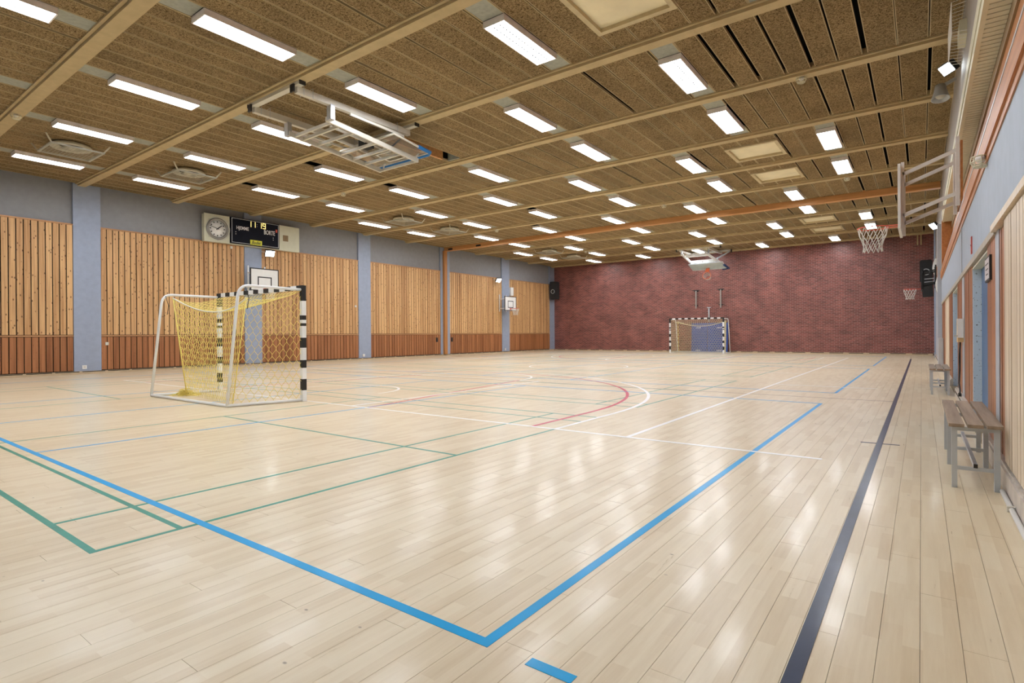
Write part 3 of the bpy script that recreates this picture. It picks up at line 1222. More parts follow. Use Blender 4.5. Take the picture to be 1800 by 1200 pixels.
def make_goal(name, label, A, Bp, bA, bB, tA, tB, net_bot, net_top, sag, floor_pile=False, net_mat='net_yellow', nr=0.0042):
    """A, Bp: post feet; bA, bB: rear base corners; tA, tB: rear top bends"""
    g = empty(name, ((A[0] + Bp[0]) / 2, (A[1] + Bp[1]) / 2, 0))
    tag(g, label, 'goal', 'handball goals')
    Hh = 2.04
    for P in (A, Bp):
        striped(MB(), (P[0], P[1], 0.003), (P[0], P[1], Hh), 0.08, POST_FR).build('post', ['goal_white', 'black'], g)
    d = [(i / BAR_N, (i + 1) / BAR_N, (i + 1) % 2) for i in range(BAR_N)]
    striped(MB(), (A[0] - 0.04, A[1], Hh + 0.04), (Bp[0] + 0.04, Bp[1], Hh + 0.04), 0.08, d).build('crossbar', ['goal_white', 'black'], g)
    rr = 0.026
    for P, b, t in ((A, bA, tA), (Bp, bB, tB)):
        bend = []
        for i in range(7):
            s = i / 6
            p0, p1, p2 = lerp(t, (P[0], P[1], Hh), 0.16), t, lerp(t, b, 0.1)
            bend.append(tuple((1 - s) ** 2 * p0[n] + 2 * s * (1 - s) * p1[n] + s * s * p2[n] for n in range(3)))
        MB().tube([(P[0], P[1], Hh)] + bend + [(b[0], b[1], 0.03)], rr, 10).build('rear_frame', 'goal_white', g)
        MB().tube([(P[0], P[1], 0.03), (b[0], b[1], 0.03)], rr, 10).build('base_rail', 'goal_white', g)
    MB().tube([(bA[0], bA[1], 0.03), (bB[0], bB[1], 0.03)], rr, 10).build('base_rail', 'goal_white', g)
    # net: two sides, back, roof
    (nAb, nBb), (nAt, nBt) = net_bot, net_top
    ms = MB()

    def back(u, v):
        p = lerp(lerp(nAb, nBb, u), lerp(nAt, nBt, u), v)
        s = 4 * u * (1 - u)
        return (p[0], p[1] + sag[1] * s * v * (1.15 - 0.3 * v), p[2] - sag[0] * s * v * v)
    W = math.dist(A, Bp)
    cell = 0.115
    segs = hex_net(back, int(W / cell * 1.05), int(2.0 / cell * 0.95))
    for P, nb_, nt in ((A, nAb, nAt), (Bp, nBb, nBt)):
        Dp = math.dist(P[:2], nb_[:2])

        def side(u, v, P=P, nb_=nb_, nt=nt):
            p = lerp(lerp((P[0], P[1], 0.03), nb_, u), lerp((P[0], P[1], Hh - 0.03), nt, u), v)
            return (p[0], p[1], p[2] - 0.13 * 4 * u * (1 - u) * v * v)
        segs += hex_net(side, max(3, int(Dp / 0.125)), int(2.0 / 0.125))

    def roof(u, v):
        f0 = lerp((A[0], A[1], Hh), (Bp[0], Bp[1], Hh), u)
        b0 = back(u, 1.0)
        p = lerp(f0, b0, v)
        return (p[0], p[1], p[2] - 0.10 * 4 * v * (1 - v))
    segs += hex_net(roof, int(W / 0.12), max(4, int(0.95 / 0.12)))
    ms.strands(segs, nr)
    net_o = ms.build('net', net_mat, g)
    MB().tube([back(i / 16, 1.0) for i in range(17)], 0.011, 5).build('net_rope', 'rope_white', net_o)
    MB().tube([nAt, lerp(nAt, nAb, 0.5), nAb], 0.012, 5).build('net_cord', net_mat, net_o)
    MB().tube([nBt, lerp(nBt, nBb, 0.5), nBb], 0.009, 5).build('net_cord', net_mat, net_o)
    if floor_pile:
        pile = MB()
        rr2 = random.Random(3)
        c = nAb
        sg = []
        for i in range(260):
            a = rr2.uniform(0, 6.28)
            d1 = abs(rr2.gauss(0, 0.16))
            p = (c[0] + d1 * math.cos(a) - 0.12, c[1] + d1 * 0.6 * math.sin(a) + 0.03, 0.01 + 0.13 * max(0, 1 - d1 / 0.22) * rr2.random())
            a2 = rr2.uniform(0, 6.28)
            sg.append((p, (p[0] + 0.1 * math.cos(a2), p[1] + 0.1 * math.sin(a2), max(0.008, p[2] + rr2.uniform(-0.04, 0.04)))))
        pile.strands(sg, 0.006)
        pile.build('net_heap', net_mat, net_o)
    return g


g1 = make_goal('handball_goal', 'nearer handball goal with yellow net and black and white posts',
               (-12.22, 5.88, 0), (-9.1, 5.88, 0), (-12.4, 4.62, 0), (-9.4, 4.64, 0), (-12.47, 4.86, 2.06), (-9.42, 4.86, 2.08),
               ((-12.02, 5.12, 0.03), (-9.42, 4.74, 0.03)), ((-12.2, 4.95, 1.98), (-9.36, 4.96, 1.86)), (0.26, 0.12), True)
# short black cords hanging at the bends
for p in ((-12.42, 4.9, 2.03), (-9.37, 4.95, 2.05)):
    MB().tube([p, (p[0] + 0.06, p[1] + 0.03, p[2] - 0.2), (p[0] + 0.02, p[1] + 0.02, p[2] - 0.38)], 0.006, 5).build('tie_cord', 'black', g1)
g2 = make_goal('handball_goal', 'farther handball goal in front of the brick wall and blue mats',
               (-12.5, 33.35, 0), (-9.3, 33.35, 0), (-12.45, 34.55, 0), (-9.25, 34.55, 0), (-12.5, 34.35, 2.06), (-9.3, 34.35, 2.06),
               ((-12.3, 34.3, 0.03), (-9.45, 34.3, 0.03)), ((-12.35, 34.3, 1.95), (-9.4, 34.3, 1.95)), (0.33, -0.1), False, 'net_pale', 0.0075)
for ch in g2.children_recursive:
    if ch.name.startswith('net_cord'):
        ch.data.materials[0] = MATS['net_yellow']

# ================================================================== BLUE MATS behind the far goal
for n_, (x0, x1, lb) in enumerate(((-11.62, -10.66, 'blue gym mat leaning on the brick wall behind the far goal, left one'), (-10.62, -9.42, 'blue gym mat leaning on the brick wall behind the far goal, right one'))):
    m_ = empty('gym_mat', ((x0 + x1) / 2, 34.7, 0))
    tag(m_, lb, 'gym mat', 'blue mats by the brick wall')
    mb = MB()
    N = 8
    for i in range(N):
        a, b = i / N, (i + 1) / N

        def yy(t, o):
            return 34.60 + 0.12 * t + 0.03 * math.sin(math.pi * t) + o
        za, zb = 0.01 + 1.82 * a, 0.01 + 1.82 * b
        mb.face(((x0, yy(a, 0), za), (x1, yy(a, 0), za), (x1, yy(b, 0), zb), (x0, yy(b, 0), zb)), 0, True)
        mb.face(((x1, yy(a, .06), za), (x0, yy(a, .06), za), (x0, yy(b, .06), zb), (x1, yy(b, .06), zb)), 0, True)
        mb.face(((x0, yy(a, .06), za), (x0, yy(a, 0), za), (x0, yy(b, 0), zb), (x0, yy(b, .06), zb)))
        mb.face(((x1, yy(a, 0), za), (x1, yy(a, .06), za), (x1, yy(b, .06), zb), (x1, yy(b, 0), zb)))
    mb.face(((x0, yy(1, 0), 1.83), (x1, yy(1, 0), 1.83), (x1, yy(1, .06), 1.83), (x0, yy(1, .06), 1.83)))
    mb.face(((x0, yy(0, .06), .01), (x1, yy(0, .06), .01), (x1, yy(0, 0), .01), (x0, yy(0, 0), .01)))
    mb.build('cover', 'mat_blue', m_)
    xc = (x0 + x1) / 2 + (-0.05 if n_ == 0 else 0.1)
    for z_, t_ in ((1.5, 0.82), (0.1, 0.05)):
        lg = MB()
        for i in range(4):
            lg.box(xc - 0.14 + i * 0.075, xc - 0.085 + i * 0.075, yy(t_, 0) - 0.008, yy(t_, 0) + 0.02, z_, z_ + 0.05 + 0.02 * (i % 2))
        lg.build('print', 'text_white', m_)

# ================================================================== BASKETS
def rim_and_net(parent, c, n_dir, R=0.225, mat='rim_red', plate=0.16, drop=0.42, net=True, rot=None, tr=0.010):
    """ring centre c (in the parent's world frame); n_dir unit vector from board to ring in the ring plane"""
    M = Matrix.Translation(c)
    if rot:
        M = M @ rot
    ring = MB().tube([M @ Vector((R * math.cos(t * math.pi / 16), R * math.sin(t * math.pi / 16), 0)) for t in range(32)], tr, 6, closed=True)
    d = Vector(n_dir)
    s = Vector((-d.y, d.x, 0))
    for k in (-1, 1):
        ring.bar(M @ (-d * (R + plate) + s * (0.09 * k)), M @ (-d * (R * 0.75) + s * (R * 0.6 * k)), 0.014, 0.014)
    ring.bar(M @ (-d * (R + plate) + Vector((0, 0, -0.06))), M @ (-d * (R + plate) + Vector((0, 0, 0.03))), 0.14, 0.012, 0, (d.x, d.y, 0.0))
    ro = ring.build('rim', mat, parent)
    if net:
        N = 12
        segs = []
        lev = [(0, R), (0.3, R * 0.92), (0.55, R * 0.72), (0.78, R * 0.62), (1.0, R * 0.66)]
        for k in range(len(lev) - 1):
            for i in range(N):
                a0 = 2 * math.pi * (i + 0.5 * (k % 2)) / N
                for sgn in (-1, 1):
                    a1 = a0 + sgn * math.pi / N
                    p = M @ Vector((lev[k][1] * math.cos(a0), lev[k][1] * math.sin(a0), -drop * lev[k][0]))
                    q = M @ Vector((lev[k + 1][1] * math.cos(a1), lev[k + 1][1] * math.sin(a1), -drop * lev[k + 1][0]))
                    segs.append((p, q))
        MB().strands(segs, 0.0065).build('net', 'rope_white', ro)
    return ro


def wall_board(name, label, x, y, zc, w, h, face, wallx, rimz, mats, arms, z_off=0.0):
    """backboard in a plane x = const, facing +x (face=1) or -x (face=-1)"""
    g = empty(name, (wallx, y, zc))
    tag(g, label, 'basketball hoop', 'wall-mounted basketball hoops')
    x0, x1 = sorted((x, x - face * 0.03))
    bk = B('backboard', mats[0], g, x0, x1, y - w / 2 + 0.004, y + w / 2 - 0.004, zc - h / 2 + 0.004, zc + h / 2 - 0.004)
    fr = MB()
    xf0, xf1 = sorted((x + face * 0.004, x - face * 0.034))
    t = 0.04
    for a in ((-w / 2, w / 2, -h / 2, -h / 2 + t), (-w / 2, w / 2, h / 2 - t, h / 2), (-w / 2, -w / 2 + t, -h / 2 + t, h / 2 - t), (w / 2 - t, w / 2, -h / 2 + t, h / 2 - t)):
        fr.box(xf0, xf1, y + a[0], y + a[1], zc + a[2], zc + a[3])
    fr.build('border', mats[1], bk)
    sq = MB()
    s0, s1 = sorted((x + face * 0.003, x))
    rz = rimz + 0.05
    for a in ((-0.295, 0.295, 0, 0.045), (-0.295, 0.295, 0.405, 0.45), (-0.295, -0.25, 0.045, 0.405), (0.25, 0.295, 0.045, 0.405)):
        sq.box(s0, s1, y + a[0], y + a[1], rz + a[2], rz + a[3])
    sq.build('target_square', mats[1], bk)
    rim_and_net(g, (x + face * 0.385, y, rimz), (face, 0, 0))
    arms(g)
    return g


def arms_left(y, zc, x):
    def f(g):
        for sy in (-0.35, 0.35):
            for sz in (-0.3, 0.3):
                MB().bar((XP, y + sy, zc + sz), (x - 0.03, y + sy, zc + sz), 0.045, 0.045).build('arm', 'white_paint', g)
            MB().bar((XP + 0.02, y + sy, zc - 0.5), (XP + 0.02, y + sy, zc + 0.6), 0.05, 0.04, 0, (1, 0, 0)).build('wall_post', 'white_paint', g)
            MB().bar((x - 0.05, y + sy, zc - 0.42), (x - 0.05, y + sy, zc + 0.42), 0.04, 0.04, 0, (1, 0, 0)).build('back_post', 'white_paint', g)
    return f


wall_board('basketball_hoop', 'basketball hoop on the pine wall behind the near goal', -21.2, 12.0, 3.45, 1.2, 0.9, 1, XP, 3.07, ('white_paint', 'black'), arms_left(12.0, 3.45, -21.2))
wall_board('basketball_hoop', 'basketball hoop on a pilaster of the pine wall near the brick wall', -21.2, 28.55, 3.17, 1.22, 0.92, 1, XP, 2.85, ('white_paint', 'black'), arms_left(28.55, 3.17, -21.2))
B('bracket_box', 'white_paint', bpy.data.objects['basketball_hoop.001'], XP + 0.0, XP + 0.12, 29.3, 29.6, 3.75, 4.3)


def arms_right(y, x, zt, zb, zw, mt='white_paint'):
    """parallelogram bracket rising from the board to the wall"""
    def f(g):
        for sy in (-0.42, 0.42):
            MB().bar((x + 0.06, y + sy, zb - 0.22), (x + 0.06, y + sy, zt + 0.2), 0.045, 0.045, 0, (1, 0, 0)).build('back_post', mt, g)
            MB().bar((XR - 0.06, y + sy, zb + zw - 0.2), (XR - 0.06, y + sy, zt + zw + 0.2), 0.07, 0.05, 0, (1, 0, 0)).build('wall_post', mt, g)
            for z in (zt, zb):
                MB().bar((x + 0.06, y + sy, z), (XR - 0.06, y + sy, z + zw), 0.045, 0.055).build('arm', mt, g)
            for z in (zb + zw - 0.1, zb + zw + 0.22):
                MB().box(XR - 0.05, XR - 0.01, y + sy - 0.03, y + sy + 0.03, z, z + 0.05).build('bolt', 'black', g)
        MB().box(XR - 0.03, XR + 0.0, y - 0.5, y + 0.5, zb + zw - 0.15, zt + zw + 0.12).build('mounting_plate', 'ledge_wood', g)
    return f


wall_board('basketball_hoop', 'basketball hoop on a long white bracket at upper right', -0.30, 11.65, 3.42, 1.2, 1.05, -1, XR, 3.03, ('white_paint', 'white_paint'), arms_right(11.65, -0.30, 3.80, 3.12, 0.27))
wall_board('basketball_hoop', 'basketball hoop before the right end of the brick wall', -0.0, 28.6, 3.35, 1.2, 0.9, -1, XR, 2.97, ('black', 'black'), arms_right(28.6, 0.0, 3.6, 3.1, 0.1, 'black'))


# ---- folded ceiling basket (near)
def make_hoist():
    g = empty('ceiling_basket', (-10.52, 8, ZC))
    tag(g, 'basketball frame folded up under the ceiling with glass board and blue padding', 'basketball hoop', 'ceiling-hung basketball frames')
    for x in (-9.72, -11.28):
        MB().box(x - 0.05, x + 0.05, 6.16, 9.1, 5.90, 6.03).build('ceiling_rail', 'steel_cream', g)
    for y, x0, x1 in ((6.16, -11.4, -9.5), (8.98, -11.4, -9.32)):
        MB().box(x0, x1, y - 0.06, y + 0.06, 6.01, ZC - 0.075).build('cross_beam', 'steel_cream', g)
        for x in (x0, x1):
            MB().box(x - 0.012, x + 0.012, y - 0.065, y + 0.065, 6.0, ZC - 0.07).build('end_cap', 'black', g)
    for x in (-9.72, -11.28):
        MB().box(x - 0.06, x + 0.06, 6.07, 6.1, 5.89, 6.04).build('end_cap', 'black', g)
        MB().box(x - 0.07, x + 0.07, 6.9, 7.0, 5.62, 5.92).build('hanger', 'alu', g)
    A = {}
    for x, nm in ((-9.84, 'r'), (-11.2, 'l')):
        A[nm] = ((x, 6.92, 5.66), (x, 9.5, 5.44))
        MB().bar(A[nm][0], A[nm][1], 0.05, 0.10).build('side_channel', 'steel_cream', g)
    for t in (0.06, 0.14, 0.28, 0.52, 0.66, 0.8, 1.0):
        MB().bar(lerp(*A['l'], t), lerp(*A['r'], t), 0.045, 0.06).build('crossbar', 'steel_cream', g)
    for x, dx in ((-10.25, 0.0), (-10.75, 0.0)):
        MB().bar((x, 7.3, 5.72), (x, 8.7, 5.62), 0.035, 0.05).build('inner_bar', 'steel_cream', g)
    # long brace on the right side, up to the rail
    MB().bar((-9.62, 7.35, 5.84), (-9.62, 8.85, 5.80), 0.035, 0.05).build('brace', 'steel_cream', g)
    MB().bar((-11.38, 7.35, 5.84), (-11.38, 8.85, 5.80), 0.035, 0.05).build('brace', 'steel_cream', g)
    MB().tube([(-9.72, 8.85, 5.78), (-9.9, 8.75, 5.6), (-10.2, 8.7, 5.66)], 0.02, 6).build('cable', 'black', g)
    MB().box(-10.5, -10.25, 8.25, 8.5, 5.55, 5.75).build('winch', 'black_matt', g)
    # board folded flat, glass face down
    y0, y1, z0, z1 = 8.45, 9.55, 5.72, 5.58
    xa, xb = -11.45, -9.5
    gb = MB().bar(((xa + xb) / 2, y0, z0), ((xa + xb) / 2, y1, z1), xb - xa, 0.02).build('glass_board', 'glass', g)
    fr = MB()
    for x in (xa, xb):
        fr.bar((x, y0, z0), (x, y1, z1), 0.035, 0.035)
    fr.bar((xa, y0, z0), (xb, y0, z0), 0.035, 0.035)
    fr.bar((xa, y1, z1), (xb, y1, z1), 0.035, 0.035)
    fr.build('board_frame', 'steel_cream', gb)
    tg = MB()
    for x in (-10.77, -10.18):
        tg.bar((x, 9.0, 5.625), (x, 9.42, 5.575), 0.04, 0.01)
    for yy, zz in ((9.0, 5.625), (9.42, 5.575)):
        tg.bar((-10.79, yy, zz), (-10.16, yy, zz), 0.04, 0.01)
    tg.build('target_square', 'white_paint', gb)
    pd = MB()
    pd.tube([(xb, 9.2, 5.63), (xb + 0.02, 9.56, 5.58), (xb - 0.1, 9.62, 5.57), ((xa + xb) / 2, 9.62, 5.57), (xa + 0.1, 9.62, 5.57), (xa - 0.02, 9.56, 5.58), (xa, 9.2, 5.63)], 0.045, 8)
    pd.build('padding', 'pad_blue', gb)
    for x in (-9.9, -11.1):
        MB().tube([(x, 9.5, 5.46), (x + 0.03, 9.5, 5.56), (x + 0.1, 9.5, 5.6)], 0.02, 6).build('hook', 'white_paint', g)
    for x in (-9.72, -11.28):
        for y in (6.3, 6.5, 8.7):
            MB().tube([(x - 0.058, y, 5.88), (x - 0.058, y, 6.08), (x + 0.058, y, 6.08), (x + 0.058, y, 5.88)], 0.006, 4).build('clamp', 'steel_grey', g)
    return g


make_hoist()


# ---- half-folded ceiling basket (far)
def make_far_hoist():
    cx = -10.2
    g = empty('ceiling_basket', (cx, 33, ZC))
    tag(g, 'ceiling basketball frame with orange rim hanging before the brick wall', 'basketball hoop', 'ceiling-hung basketball frames')
    for x in (cx - 1.1, cx + 0.55):
        MB().bar((x, 31.8, 6.0), (x, 34.3, 6.0), 0.1, 0.12).build('ceiling_rail', 'steel_cream', g)
    for y in (31.8, 34.0):
        MB().bar((cx - 1.3, y, 6.08), (cx + 1.2, y, 6.08), 0.1, 0.09).build('cross_beam', 'steel_cream', g)
        for x in (cx - 1.3, cx + 1.2):
            MB().box(x - 0.03, x + 0.03, y - 0.06, y + 0.06, 5.95, 6.13).build('end_cap', 'black', g)
    A, Bq = (cx - 1.0, 31.9, 5.78), (cx - 0.86, 33.4, 5.32)
    C, D = (cx + 0.32, 31.9, 5.78), (cx + 0.72, 33.4, 5.32)
    MB().bar(A, Bq, 0.09, 0.12).build('side_channel', 'white_paint', g)
    MB().bar(C, D, 0.09, 0.12).build('side_channel', 'white_paint', g)
    for t in (0.1, 0.25, 0.68, 0.8, 0.95):
        MB().bar(lerp(A, Bq, t), lerp(C, D, t), 0.06, 0.08).build('crossbar', 'white_paint', g)
    for t in (0.2, 0.45, 0.7, 0.88):
        MB().bar(lerp(lerp(A, Bq, 0.68), lerp(C, D, 0.68), t), lerp(lerp(A, Bq, 0.8), lerp(C, D, 0.8), t), 0.05, 0.05).build('rung', 'white_paint', g)
    for x in (cx - 1.05, cx + 0.5):
        MB().bar((x, 31.95, 5.98), (x, 31.95, 5.72), 0.08, 0.08).build('hanger', 'alu', g)
    MB().bar((cx + 1.1, 33.9, 6.0), (cx + 0.6, 33.2, 5.55), 0.07, 0.07).build('brace', 'steel_grey', g)
    # board tilted nearly flat
    b0, b1 = (cx, 32.95, 5.3), (cx, 33.75, 5.02)
    MB().bar(b0, b1, 1.95, 0.03).build('board', 'glass_pale', g)
    fr = MB()
    for x in (-0.975, 0.975):
        fr.bar((cx + x, b0[1], b0[2]), (cx + x, b1[1], b1[2]), 0.05, 0.05)
    fr.bar((cx - 1, b0[1], b0[2]), (cx + 1, b0[1], b0[2]), 0.05, 0.05)
    fr.bar((cx - 1, b1[1], b1[2]), (cx + 1, b1[1], b1[2]), 0.05, 0.05)
    fr.build('board_frame', 'steel_grey', g)
    MB().tube([(cx + 0.98, 33.2, 5.18), (cx + 1.12, 33.75, 5.0), (cx + 0.75, 33.8, 4.98)], 0.06, 8).build('padding', 'pad_navy', g)
    rot = Matrix.Rotation(math.radians(68), 4, 'X')
    rim_and_net(g, (cx - 0.03, 33.3, 4.62), (0, -1, 0), 0.235, 'rim_orange', 0.14, 0.36, True, rot, 0.018)
    MB().bar((cx - 0.03, 33.55, 5.05), (cx - 0.03, 33.42, 4.86), 0.2, 0.05, 0, (0, 1, 0)).build('rim_bracket', 'rim_orange', g)
    return g


simple('glass_pale', (0.55, 0.68, 0.70), 0.15)
simple('pad_navy', (0.015, 0.04, 0.12), 0.5)
make_far_hoist()

# ================================================================== SCOREBOARD, CLOCK
SX = XL + 0.30      # front face of the unit
sb = empty('scoreboard', (XL, 11.85, 4.8))
tag(sb, 'scoreboard reading 11:19 between a clock panel and a blank cream panel', 'scoreboard')
B('back_panel', 'cream_panel', sb, XL + 0.1, SX - 0.05, 9.88, 13.83, 4.80, 5.83)
B('clock_panel', 'cream_panel', sb, SX - 0.05, SX, 9.88, 10.83, 4.80, 5.85)
B('blank_panel', 'cream_panel', sb, SX - 0.05, SX, 12.9, 13.83, 4.80, 5.85)
hole = B('speaker_hole', 'brown_rail', sb, SX - 0.01, SX + 0.004, 13.07, 13.31, 5.2, 5.45)
bb = B('display_case', 'display', sb, SX - 0.05, SX + 0.04, 10.86, 12.88, 4.84, 5.86)
fr = MB()
for a in ((10.89, 12.85, 4.87, 4.89), (10.89, 12.85, 5.81, 5.83), (10.89, 10.91, 4.89, 5.81), (12.83, 12.85, 4.89, 5.81)):
    fr.box(SX + 0.04, SX + 0.048, a[0], a[1], a[2], a[3])
fr.build('display_border', 'steel_grey', bb)


def text_mesh(name, body, mat, parent, y0, y1, z0, z1, x, shear=0.0):
    """flat lettering on a plane facing +x, reading along +y, fitted to a rectangle"""
    cu = bpy.data.curves.new(name, 'FONT')
    cu.body = body
    cu.size = 0.2
    cu.extrude = 0.003
    cu.offset = 0.002
    cu.shear = shear
    tmp = bpy.data.objects.new('tmp_text', cu)
    col.objects.link(tmp)
    dg = bpy.context.evaluated_depsgraph_get()
    dg.update()
    me = bpy.data.meshes.new_from_object(tmp.evaluated_get(dg))
    bpy.data.objects.remove(tmp)
    me.materials.clear()
    me.materials.append(MATS[mat])
    xs = [v.co.x for v in me.vertices]
    ys = [v.co.y for v in me.vertices]
    sx = (y1 - y0) / (max(xs) - min(xs))
    sy = (z1 - z0) / (max(ys) - min(ys))
    me.transform(Matrix(((0, 0, 1, 0), (sx, 0, 0, -sx * min(xs)), (0, sy, 0, -sy * min(ys)), (0, 0, 0, 1))))
    return link(name, me, parent, (x, y0, z0))


text_mesh('home_text', 'HJEMME', 'text_white', bb, 11.083, 11.575, 5.36, 5.54, SX + 0.044)
text_mesh('away_text', 'BORTE', 'text_white', bb, 12.215, 12.685, 5.36, 5.54, SX + 0.044)
pl = B('maker_plate', 'plate_yellow', sb, SX + 0.04, SX + 0.05, 11.63, 12.12, 4.865, 5.06)
text_mesh('maker_text', 'Bodet', 'text_dark', pl, 11.69, 12.07, 4.9, 5.03, SX + 0.053, 0.3)
SEG = {'1': 'bc', '9': 'abcdfg'}


def digit(parent, ch, y0, z0, w, h, x):
    t = 0.025
    R_ = {'a': (0, w, h - t, h), 'g': (0, w, h / 2 - t / 2, h / 2 + t / 2), 'd': (0, w, 0, t), 'f': (0, t, h / 2, h), 'b': (w - t, w, h / 2, h), 'e': (0, t, 0, h / 2), 'c': (w - t, w, 0, h / 2)}
    mb = MB()
    for s in SEG[ch]:
        a = R_[s]
        mb.box(x, x + 0.006, y0 + a[0], y0 + a[1], z0 + a[2], z0 + a[3])
    mb.build('digit', 'digit_glow', parent)


for ch, y in (('1', 11.55), ('1', 11.727), ('1', 11.983), ('9', 12.155)):
    digit(bb, ch, y, 5.57, 0.128, 0.225, SX + 0.041)
cl = MB()
for z in (5.62, 5.70):
    cl.box(SX + 0.041, SX + 0.045, 11.915, 11.93, z, z + 0.015)
cl.build('colon', 'steel_cream', bb)
dt = MB()
for y, z in ((11.04, 5.2), (11.04, 5.28), (12.6, 5.16), (12.6, 5.24)):
    dt.box(SX + 0.041, SX + 0.045, y, y + 0.025, z, z + 0.03)
dt.build('foul_dots', 'text_white', bb)
B('sticker', 'rim_red', bb, SX + 0.041, SX + 0.045, 12.72, 12.79, 5.5, 5.62)
# clock
ck = empty('wall_clock', (SX, 10.36, 5.31))
tag(ck, 'round analogue clock with grey ring on the cream panel', 'clock')
RX = Matrix.Translation((SX, 10.36, 5.31)) @ Matrix.Rotation(math.radians(90), 4, 'Y')
MB().lathe([(0.0, 0.012), (0.335, 0.012), (0.335, 0.0)], 40, 0, RX).build('dial', 'dial', ck)
MB().lathe([(0.33, 0.0), (0.33, 0.05), (0.37, 0.07), (0.41, 0.05), (0.415, 0.0)], 40, 0, RX).build('clock_ring', 'clock_ring', ck)
nm = MB()
for h in range(12):
    a = math.radians(90 - 30 * h)
    c, s = math.cos(a), math.sin(a)
    nm.bar((SX + 0.016, 10.36 + 0.235 * c, 5.31 + 0.235 * s), (SX + 0.016, 10.36 + 0.285 * c, 5.31 + 0.285 * s), 0.034, 0.006, 0, (1, 0, 0))
nm.build('hour_marks', 'black', ck)
for nm_, ang, ln, w in (('hour_hand', 51, 0.2, 0.034), ('minute_hand', -73, 0.3, 0.02)):
    a = math.radians(90 - ang)
    c, s = math.cos(a), math.sin(a)
    MB().bar((SX + 0.03, 10.36 - 0.06 * c, 5.31 - 0.06 * s), (SX + 0.03, 10.36 + ln * c, 5.31 + ln * s), w, 0.006, 0, (1, 0, 0)).build(nm_, 'black', ck)
# wire guard stubs round the clock
gd = MB()
gd.tube([(SX + 0.09, 10.36 + 0.44 * math.cos(t * math.pi / 18), 5.31 + 0.44 * math.sin(t * math.pi / 18)) for t in range(36)], 0.006, 4, closed=True)
for t in range(8):
    a = t * math.pi / 4
    gd.tube([(SX, 10.36 + 0.46 * math.cos(a), 5.31 + 0.46 * math.sin(a)), (SX + 0.09, 10.36 + 0.44 * math.cos(a), 5.31 + 0.44 * math.sin(a))], 0.006, 4)
gd.build('wire_guard', 'steel_grey', ck)


# ================================================================== FLOODLIGHTS, SPEAKERS
def floodlight(label, c, aim, w, h, wall_pt, glow='flood_glow'):
    g = empty('floodlight', c)
    tag(g, label, 'floodlight', 'small floodlights on the side walls')
    a = Vector(aim).normalized()
    s = a.cross(Vector((0, 0, 1))).normalized()
    u = s.cross(a).normalized()
    C = Vector(c)
    M = Matrix((s.to_4d(), u.to_4d(), a.to_4d(), (0, 0, 0, 1))).transposed()
    M = Matrix(((s.x, u.x, a.x, C.x), (s.y, u.y, a.y, C.y), (s.z, u.z, a.z, C.z), (0, 0, 0, 1)))

    def bxm(x0, x1, y0, y1, z0, z1, nm, mt):
        mb = MB().box(x0, x1, y0, y1, z0, z1)
        mb.v = [tuple(M @ Vector(p)) for p in mb.v]
        mb.build(nm, mt, g)
    bxm(-w / 2, w / 2, -h / 2, h / 2, -0.09, -0.004, 'body', 'black')
    bxm(-w / 2 + 0.015, w / 2 - 0.015, -h / 2 + 0.015, h / 2 - 0.015, -0.003, 0.003, 'lens', glow)
    MB().bar(tuple(M @ Vector((0, 0, -0.05))), wall_pt, 0.05, 0.02).build('bracket', 'steel_grey', g)
    return g


floodlight('lit floodlight below the scoreboard', (XL + 0.42, 12.42, 4.58), (1, -0.25, -0.75), 0.36, 0.27, (XP, 12.2, 4.68))
floodlight('lit floodlight on the pine wall near the brick wall', (XL + 0.42, 27.75, 4.62), (1, -0.2, -0.8), 0.36, 0.27, (XBD, 27.6, 4.7))
floodlight('large lit floodlight under the ceiling at upper right', (XR - 0.17, 12.0, 5.66), (-0.75, -0.5, -0.75), 0.27, 0.19, (XR + 0.02, 12.3, 5.8))
floodlight('small lit floodlight on the right wall beyond the white basket bracket', (XR - 0.15, 26.5, 5.2), (-0.8, -0.4, -0.7), 0.36, 0.27, (XR + 0.02, 26.6, 5.3))


